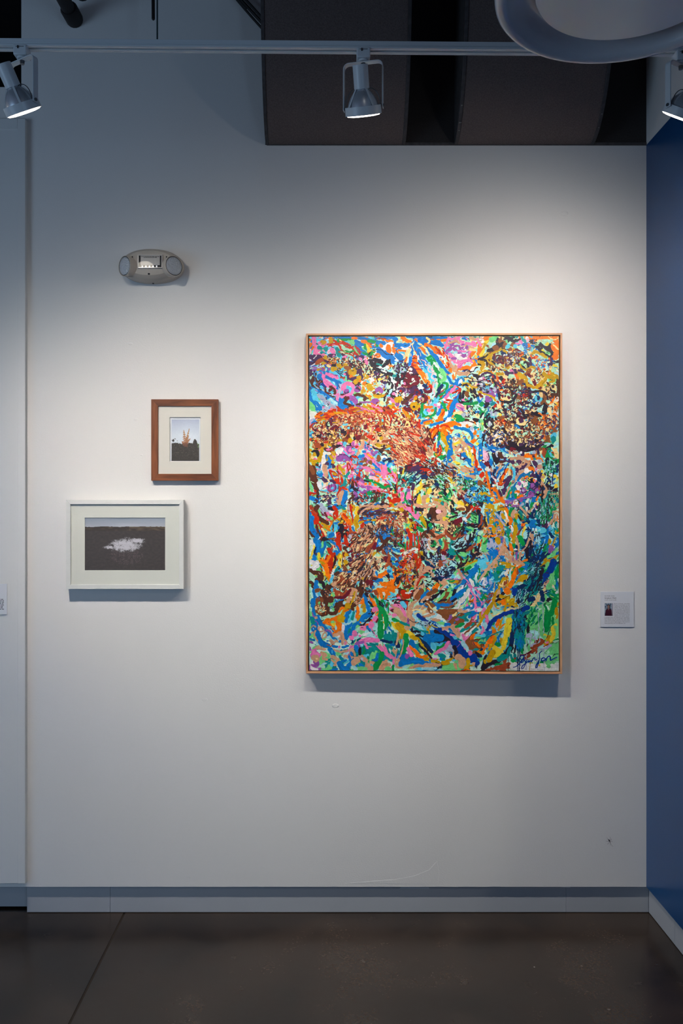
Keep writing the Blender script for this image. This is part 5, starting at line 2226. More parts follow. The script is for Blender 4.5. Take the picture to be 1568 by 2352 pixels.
PAINT2 = '''
T 704 1157
m 40 20 20 20 80 20 140
C 40 50 20 80 60 60 90
b 20 110 20 140 30 150 80
m 40 110 70 120 130
d 40 80 150 140 110
a 30 130 100 110 130
G 24 10 10 50 70 10 130
c 12 52 40 40 60
x 10 25 4 34 14 42 22
w 8 6 70 14 72 10 90
w 9 8 108 20 110 12 120
m 10 8 128 10 140
b 5 40 6 60 8 72 4
t 4 60 4 70 10
k 6 40 9 54 10
d 8 20 4 17 12 20 22 28 30 38 36
d 5 16 4 22 4
u 6 34 18 38 26 42 30
p 5 38 18 43 25
p 3 36 28 42 30
r 3 43 20 46 24
r 9 12 16 16 24 18 32
b 10 9 26 8 38 12 50 20 62
R 3 8 12 16 18
d 4 18 40 22 52 28 62
r 4.5 24 38 28 48 31 58
r 3 28 60 34 59
e 4 28 46 36 58
s 5 28 36 36 42 42 49
o 3 38 46 43 50
G 4 40 24 48 28
d 4 5 52 10 60
d 3 10 60 22 65 34 66
k 8 33 65
k 4 36 65 44 66
q 4 42 65 50 65
b 8 42 60 48 56
b 12 18 66 22 76 22 90
b 7 13 96 15 102
n 4 16 80 14 92
c 3 30 86
b 6 34 72 30 86 28 96
t 4 28 94 30 102
t 8 38 72 42 78
k 1.5 36 70 44 76 42 80
b 4 44 68 54 76 60 84 62 88
b 6 52 88 58 94
e 2 48 76 50 84
G 4 30 70 28 80
y 5 22 92 24 104
y 3 14 78 10 90 8 102
r 8 40 84 44 92 48 98
r 12 38 104 44 110 50 100
r 7 50 92 48 106 44 124
o 6 42 96 38 106
o 9 28 104 34 114 38 126 40 136
R 2 44 116 42 122
r 4 42 118 44 128
s 4 24 106 32 110
t 3 24 112 28 118
y 4 32 126 34 140
s 4 34 134 40 140
k 3 52 96 52 106 48 118
s 6 60 94 58 100
y 5 62 96 60 110 62 116
t 8 58 118 54 126
k 2 49 40 49 52 48 30
q 3 53 18 52 28 58 32
r 9 54 16 52 26
r 6 50 6 54 12
o 2 54 30 58 24 64 17
s 2 66 14 74 16 80 24 84 34
o 10 68 22 74 30 80 36
r 4 68 20 74 26
r 3 66 34 70 38
s 3 82 30 84 38
k 2 64 26 62 36
b 5 52 36 60 36
s 3 58 37 66 34
y 3 66 32
r 3 72 36 76 44
k 8 65 42 64 50
r 4 80 42 80 50
r 4 80 2 82 14 84 24 86 34
r 1.6 76 0 76 14
s 2 82 0 88 10
y 5 94 6 90 16 92 24
s 9 93 24 90 34 92 42
s 4 90 46 92 50
b 4 85 44 88 52
s 4 97 36 104 32
s 3.5 112 30 122 30 132 31
w 3 88 22
r 8 58 56 58 66 57 74
r 5 60 70 62 80 63 85
r 4 55 75
k 5 68 57 72 56
r 6 70 60 72 68 76 74 82 76
r 6 70 72 78 78 84 74
r 4 86 78
x 7 79 60 81 66
k 2 76 58 78 64
d 5 68 82 74 80
R 6 80 52 90 54 98 62
c 3 100 66
r 8 102 42 106 38
R 4 100 46
b 6 108 35 118 34
b 5 98 56 102 56
a 5 106 44 116 38 126 40 130 48 124 56 114 58 106 54
a 4 106 62 116 58 120 64 110 72
a 6 96 48 100 54
d 4 112 46 112 52
a 10 90 66 94 74 98 80
a 3 80 84 80 78 90 76 102 78 100 86 94 84
a 3 104 70 98 90 88 96
# adRek 200 104 72 24 22 10 2.2 -45
# akd 70 118 48 12 12 7 2 80
# adbVk 180 125 12 26 12 12 2.2 -15
s 3 110 10 116 9
s 3 124 9 132 9
s 3 138 6 150 6
a 4 98 6 112 3 130 6 150 4
a 3 98 20 106 10 124 8
u 5 100 26
u 4 112 23
u 3 116 17
V 4 126 14 134 12
d 4 98 12
@ deraR 120 142 32 14 14 2.4
r 5 138 26 144 26
q 6 150 32 148 42
e 3 138 34 144 36 142 42
u 2 143 33
@ bkdn 120 142 55 14 16 2.6
b 8 140 64 150 60
s 3 155 56
d 5 136 60 138 70
b 5 133 68
R 6 124 70 114 82 110 90
u 6 126 74 124 82
d 6 150 64 140 76 134 86
b 5 146 80 154 80
@ bakd 60 150 82 8 8 2.2
d 3 92 90 104 88
b 3 94 93 112 92
s 5 126 90 122 96
a 5 116 96 108 104 120 102
s 4 104 96 112 98 110 106
b 4 102 100 106 102
u 6 92 97 98 99
u 5 84 96
u 5 68 92 68 96
s 6 73 94
V 6 78 100 82 106
C 3 77 103
s 9 70 108
d 3 66 104 66 112 70 116
u 5 80 114
b 6 92 110 88 116
w 2 91 112
w 2 98 108
m 6 75 118
q 6 68 116 74 122
# aRdek 300 104 116 24 20 12 2.2 -40
# akd 140 110 130 14 20 12 2.2 -65
R 5 140 90 144 92
@ aemk 90 138 108 12 14 2.4
u 9 146 102
R 5 150 92 152 100 150 108
R 5 144 116 150 112
d 4 126 106 128 116 132 122
w 4 115 106
o 9 134 134 142 130 146 126
b 6 152 124
b 4 128 126 130 132
d 4 130 138 120 136
k 4 146 132 152 136
b 6 130 142 138 140
o 9 140 148 156 146
o 6 140 156 156 154
u 10 112 144 122 148
b 5 122 154
C 6 126 148
m 6 146 140
w 3 83 128
w 3 78 132
w 3 88 128
w 3 114 133
w 3 90 145
w 3 104 146
w 2.5 98 134
w 2.5 123 122
s 4 103 138
b 6 78 126
c 5 84 140 88 144
b 3 86 136
# adRek 220 70 142 22 14 11 2.4 -45
R 4 62 134 68 138 56 146
e 5 66 128
d 5 76 142 78 152
d 6 52 130 58 126
k 4 60 120
c 5 48 134 42 146
t 4 36 144
G 6 34 148
d 8 6 122 14 127 24 128 28 134 26 140 18 140
d 5 6 144 14 150
b 8 18 144 16 154
k 6 24 144 30 146 32 154
u 3 18 138
y 3 16 132
d 6 38 152
k 4 44 150
a 8 50 148
c 4 26 156
T 900 1157
m 40 20 40 20 130 90 60
C 30 80 100 110 110 60 60
G 30 130 50 140 100 110 30
C 30 150 140 120 130
a 20 20 20 40 120 110 140
d 10 10 20 24 18
p 8 22 6 32 10 40 18 46 26
p 6 46 18 48 24
r 3 36 2 38 14
s 4 14 10 20 14 18 8
s 3 30 17
s 3 2 2
a 4 10 4 20 2
a 3 14 18 19 26
@ udeR 60 14 24 16 10 2.4
e 10 14 38
@ amR 50 14 38 10 8 2.4
R 2 10 36 14 42
b 3 4 28 9 24
u 5 10 50
b 4 3 54
q 6 18 54
@ ukdR 70 8 64 12 10 2.4
b 5 24 48 28 54
c 4 22 62 20 72
r 3 24 62
r 3 22 72
k 2 0 78 10 78 18 80
b 5 2 82 8 86 14 88
r 4 18 86
d 3 0 90 12 96
r 2 14 96
b 7 2 102
d 5 10 108
b 7 10 113
d 4 6 120 6 126
d 4 8 126 18 126
o 4 4 130 5 138 2 146
o 8 2 154
o 3 2 122
r 6 28 46 32 56 34 66 34 80
r 5 42 36 43 44
k 2 38 38 40 48 46 48 48 36
s 5 40 34
s 5 35 48
y 3 28 44
r 4 36 56 36 72
r 4 46 54 48 66 50 78 50 86
r 3 42 58 42 76
x 2 39 56 40 70
b 2 46 60 47 66
b 2 28 72 30 84
r 3 28 70 28 86
q 4 34 80 46 78
w 6 24 90 34 88 46 84
r 2 30 90 42 86
r 12 34 96 40 96
r 6 44 94 46 106 48 118
r 5 26 98 22 110 20 118 16 112
r 3 14 110 20 108
r 3 34 110 36 122
r 4 28 136 30 144
r 4 38 104
s 3 26 94 26 120 26 140
s 2 43 106
a 5 30 100 30 120 34 140 36 148
a 4 36 108 38 118
k 4 42 122 42 134 38 146
d 4 46 124 48 136
k 6 14 134 10 146
d 7 20 132 18 142
@ rasdbk 130 28 120 16 34 2.4
a 5 54 112 52 124 60 118 70 117
a 4 50 134 58 126 66 124
a 4 48 138 44 148 42 156
a 4 62 138 60 150 54 156
r 4 46 150 52 138 58 134
a 3 70 133 78 133
k 4 54 148 58 142
d 6 24 154 34 152
g 4 42 10 44 18
k 5 44 10 54 12 62 10
a 6 46 3 56 6 62 2
g 3 51 18
x 3 48 16
s 8 54 26 60 34 62 42
y 3 56 22
c 4 44 30 52 36
g 6 48 44 54 48 58 52
g 3 54 34 60 42
u 3 48 36 56 44
w 3 56 54
k 3 62 30 66 40 66 46
a 4 60 20 64 12
@ ea 30 62 16 4 8 2
d 14 76 10 74 18 80 22
a 10 88 6 96 12 94 20 86 24
a 4 70 6 80 4
P 8 86 14
u 3 92 14
k 5 68 20 72 26
k 2 70 27
c 2 70 27
k 3 76 30 86 31
y 4 94 26 98 26
e 3 104 22 112 22
g 4 110 17
G 4 114 22
a 5 72 32 84 34 96 36 100 46 96 54 88 58 80 56 76 46
G 12 86 46 84 44
t 4 80 52 88 52
k 4 77 40 82 50
@ ekG 40 88 44 8 7 2.2
R 6 70 50 76 52
d 6 54 60 62 52 72 54 78 60
u 3 54 62 54 72
k 3 68 44 66 54
R 6 82 62 94 58
R 7 100 50 106 60 114 64 124 58
x 8 62 68
@ kCx 60 60 76 6 12 2
a 4 69 60 72 66 80 68 88 74 84 82 74 84 68 78 68 68
g 10 76 74
@ kg 24 76 74 6 6 2.2
w 2 66 74 70 84 76 86
n 5 88 80 84 86
t 6 88 68 92 76
G 3 94 72 94 80
R 6 98 70 100 78 94 86
q 6 94 90
u 7 96 91
k 3 52 80 58 84 60 94 66 100
C 5 66 92 68 98
k 3 72 90 74 98
G 2 77 92
d 3 82 88 84 96
@ Ckn 90 80 104 10 10 2.2
x 8 94 98 100 106
k 1.5 94 106 100 102
R 7 88 106 90 114
R 3 92 106 98 104
n 6 62 108 68 112
n 4 72 114 80 118
a 5 80 120 92 118
a 3 62 102 70 106 78 114
d 3 56 104
n 6 108 98 114 100
a 3 115 99 110 106
R 5 107 108 104 112
a 3 98 116
C 10 112 110
n 2 110 104 118 112
k 3 104 118 114 122
e 8 108 6
y 12 126 2
e 10 124 6 132 10
q 6 122 10 132 10
k 4 108 4 112 14 120 18
d 5 142 4 140 12 130 18
r 5 152 8 148 14
R 6 138 26 144 20
w 5 132 26 136 32
u 9 116 34 126 30
u 4 118 34
k 2 104 36 114 34
G 4 108 30 116 24
k 3 106 26 120 22
G 12 152 28
# kgG 50 152 26 6 10 10 1.6 40
u 4 148 37
@ ekd 80 110 46 8 10 2.2
G 8 122 48
# kg 20 122 50 6 8 10 1.4 -55
u 4 111 58
k 3 132 32 130 44 124 52
k 2 132 38 156 44
G 4 138 42 150 46
C 9 138 62
k 4 144 56 142 68 138 78
k 2 150 62 148 74 140 80
c 4 152 66
R 3 134 62 136 72
t 10 112 72 110 84
k 6 116 74 120 82
# kC 50 124 74 10 10 11 1.8 -30
C 3 110 78 116 84 126 84
k 3 120 86 132 84
t 6 108 88 116 92
R 5 138 86 146 82 152 76
G 8 134 94 126 92
k 5 146 92 152 96
n 3 144 98
d 5 122 96 128 104 126 112
k 4 140 96 138 104 130 112
G 5 122 104
G 5 132 106
d 3 152 98 142 106
G 10 146 112 152 106
g 6 136 122 144 116
s 3 134 114 146 108 156 104
k 3 120 120 126 114
a 6 122 122 128 132 130 140
t 2 130 128 140 138 152 152
b 9 156 118 148 128 140 138 128 146
b 4 124 150 116 156
w 6 144 140 150 150
n 2 138 142 132 154
p 2 128 132 138 142 148 154
p 2 98 139 108 138 126 139
p 1.6 138 146 144 156
@ nkC 140 96 128 18 10 2.4
n 5 80 126 86 134 92 144
n 3 94 136 104 134 112 128
c 6 112 134
k 5 78 138 84 142
C 6 68 136
@ kCm 60 68 142 10 8 2.2
s 6 108 144 120 143
g 3 106 144 116 142
a 7 92 146 100 148
o 9 84 150 78 156
k 3 70 130
C 6 100 152
b 4 102 154
u 3 69 123
k 2 64 150 64 156
t 4 106 150
T 1096 1157
b 40 30 30 30 90 20 140
t 40 110 30 110 100
C 24 60 60 70 20 60 120
t 20 50 110 40 140
n 30 90 110 120 90
G 24 140 150 150 120
C 14 85 55
k 8 2 14 6 26 4 44
n 4 4 20 4 36
R 3 9 22 7 36 2 42
G 4 0 22 0 34
d 4 12 30 12 42 4 52
k 3 14 24 16 40
C 5 10 10 8 14
u 3 2 4
y 2 16 26 18 38
m 8 4 54 14 50
G 10 12 58 14 64 12 86
g 4 12 74 18 66
G 6 2 62 2 70
k 3 4 74 2 88
R 3 8 68
k 7 1 92
s 3.4 20 2 16 8 20 12 14 14 17 22
s 3 28 2 30 10 28 18 26 22 30 28 26 34 22 37
s 3 22 37 27 36
s 3 16 46 22 48
@ sao 60 30 48 20 10 2.6
s 7 30 46
s 7 46 20 48 26
s 7 46 37
s 6 38 54
s 6 46 50 46 58
o 4 34 58 22 60 12 59
@ sxkV 40 30 58 18 8 2.2
g 5 34 40
a 4 32 30 38 30
o 2 36 28 32 34
x 3 34 18 40 24 44 32 50 40
v 3 36 62 44 62
s 11 38 68
s 1 0 0
x 5 20 78 28 76 34 74
@ x 50 26 77 10 6 1.6
o 4 42 4 48 8
s 5 44 6 50 12
s 2 42 8 48 12
o 5 52 6 55 14 58 24
r 2 50 2 54 8
w 4 50 14 54 24 56 30
e 6 54 32
k 2 56 34 54 40
o 6 58 26 62 30 60 38
g 8 62 11 61 20
a 7 68 14 64 22
s 5 74 20 70 28 68 36
g 5 68 28 72 38
w 6 62 42 66 50
r 2 60 42
s 8 70 42 70 50 67 62
s 7 66 62 66 70
g 4 56 54 60 68
o 3 62 54 64 62
o 2 60 60
w 3 62 66
o 7 60 76 64 86
o 4 64 92
s 2 66 86 66 100
r 4 80 46 86 38
o 3 82 44 86 38
R 4 74 58 80 46
b 6 76 40 78 46
c 6 92 40
n 2 82 50 96 46
n 4 96 42 98 50
n 3 94 52 90 68 88 78
y 4 86 44 84 60
C 7 88 54 88 62
g 9 78 62 84 74
t 4 78 76
a 4 98 56 94 68 90 78 84 84 80 92 78 100
a 5 72 64 74 76 76 88
n 5 72 78 72 92
v 4 72 90 72 102
n 3 80 84 88 78
V 2 68 105 76 105
w 4 70 84
c 4 84 90
k 7 92 82 92 100
n 6 98 84 96 98
k 4 98 68 98 78
o 5 84 106 90 103
a 8 62 104 72 108 84 112
a 3 66 96 62 104
o 5 80 114 74 118
o 9 72 120 68 132 64 142 60 152
R 3 74 118 74 130
s 9 56 112
s 4 52 116 60 118
s 3 64 122
w 5 56 122 52 130
C 4 60 124 60 140
s 4 40 154 46 142 56 137
s 3 54 140 56 150
R 3 52 152
q 3 50 144
e 6 44 150
a 3 46 78 52 82 58 94 62 104
a 3 48 70 44 82 40 92
a 4 38 96 32 106
a 7 32 104 30 110
a 4 26 112 16 124 6 138 2 144
a 2 40 94 50 93
a 2 8 92 16 94 20 104
a 2 14 90 22 94
s 4 34 113
c 12 8 108 12 116
c 8 16 104
G 4 4 128
g 4 4 120 4 126
t 10 40 118 34 134
g 5 38 126
c 4 28 136
C 3 42 110
x 6 24 145
a 2 30 122
a 1.5 44 104
a 2 32 152
R 2 12 154
w 1.5 16 143
b 10 26 86 34 90
k 1 50 0 64 6 74 14 88 26
n 2 72 4 84 16
a 5 78 6 86 14 92 22
x 4 80 4 84 0
a 3 96 16 104 4
n 4 94 10 94 4
n 2 90 30 96 34
n 1 56 4 40 8
g 6 78 24 82 28
k 4 76 22 78 30
R 2 80 32 86 30
o 2 92 22
R 4 92 24
n 8 104 14 102 24
b 7 100 32 98 44
w 3 107 28
w 2 104 50
w 3 102 46
w 3 112 60
w 3 118 62
k 3 108 52
g 3 107 52
k 3 114 62
k 3 119 62
e 12 110 4
w 2 104 2 108 11 115 8
v 8 110 4
V 6 111 5
y 3 110 1
V 12 125 38
P 2 130 34 131 40
k 6 124 36
c 10 114 50 122 48
c 6 112 44
b 8 128 60 124 70
b 6 110 60 112 74 110 90
n 4 106 70 106 90
n 6 112 32 114 40
# tknbC 140 112 76 10 18 14 1.8 95
# tkCg 120 124 14 12 16 16 1.6 95
g 4 136 6 136 18
g 4 126 78 122 86
g 5 128 76
s 3 144 50 144 60 140 72 134 80
g 3 144 58
o 4 150 32 150 48
a 3 142 20 138 34
a 2 146 10
c 3 140 44 138 56
w 3 150 20 148 44
a 3 140 14
b 5 150 70 144 78
v 5 140 82 132 88 136 78
k 2 144 70
n 6 124 90 118 96
n 6 126 94 116 104
G 6 142 92 130 98
w 4 150 80
y 3 150 84
b 4 154 64
b 5 148 94 144 98
s 6 148 96 138 102 126 108
s 5 124 108 112 118 100 126 92 130
s 10 80 138 88 134
s 3 112 106 106 110
s 2 96 98
n 6 112 100 102 106 92 118
b 6 96 114 88 124
b 3 86 124 78 130 72 140
n 3 90 130 100 122
w 3 88 124
# tknC 160 104 120 10 12 14 1.8 -60
# tkn 200 106 144 14 12 16 1.8 -62
n 8 74 156 84 150
k 6 120 120 116 140
G 7 130 110 126 116
k 4 122 114
B 12 140 106 134 122 126 132
B 6 124 136 122 146
G 10 138 132 134 146 130 154
g 6 150 114 144 130
g 4 148 100
w 5 150 140
w 4 152 112
a 5 130 142 124 148
a 4 124 154
t 3 146 142
'''

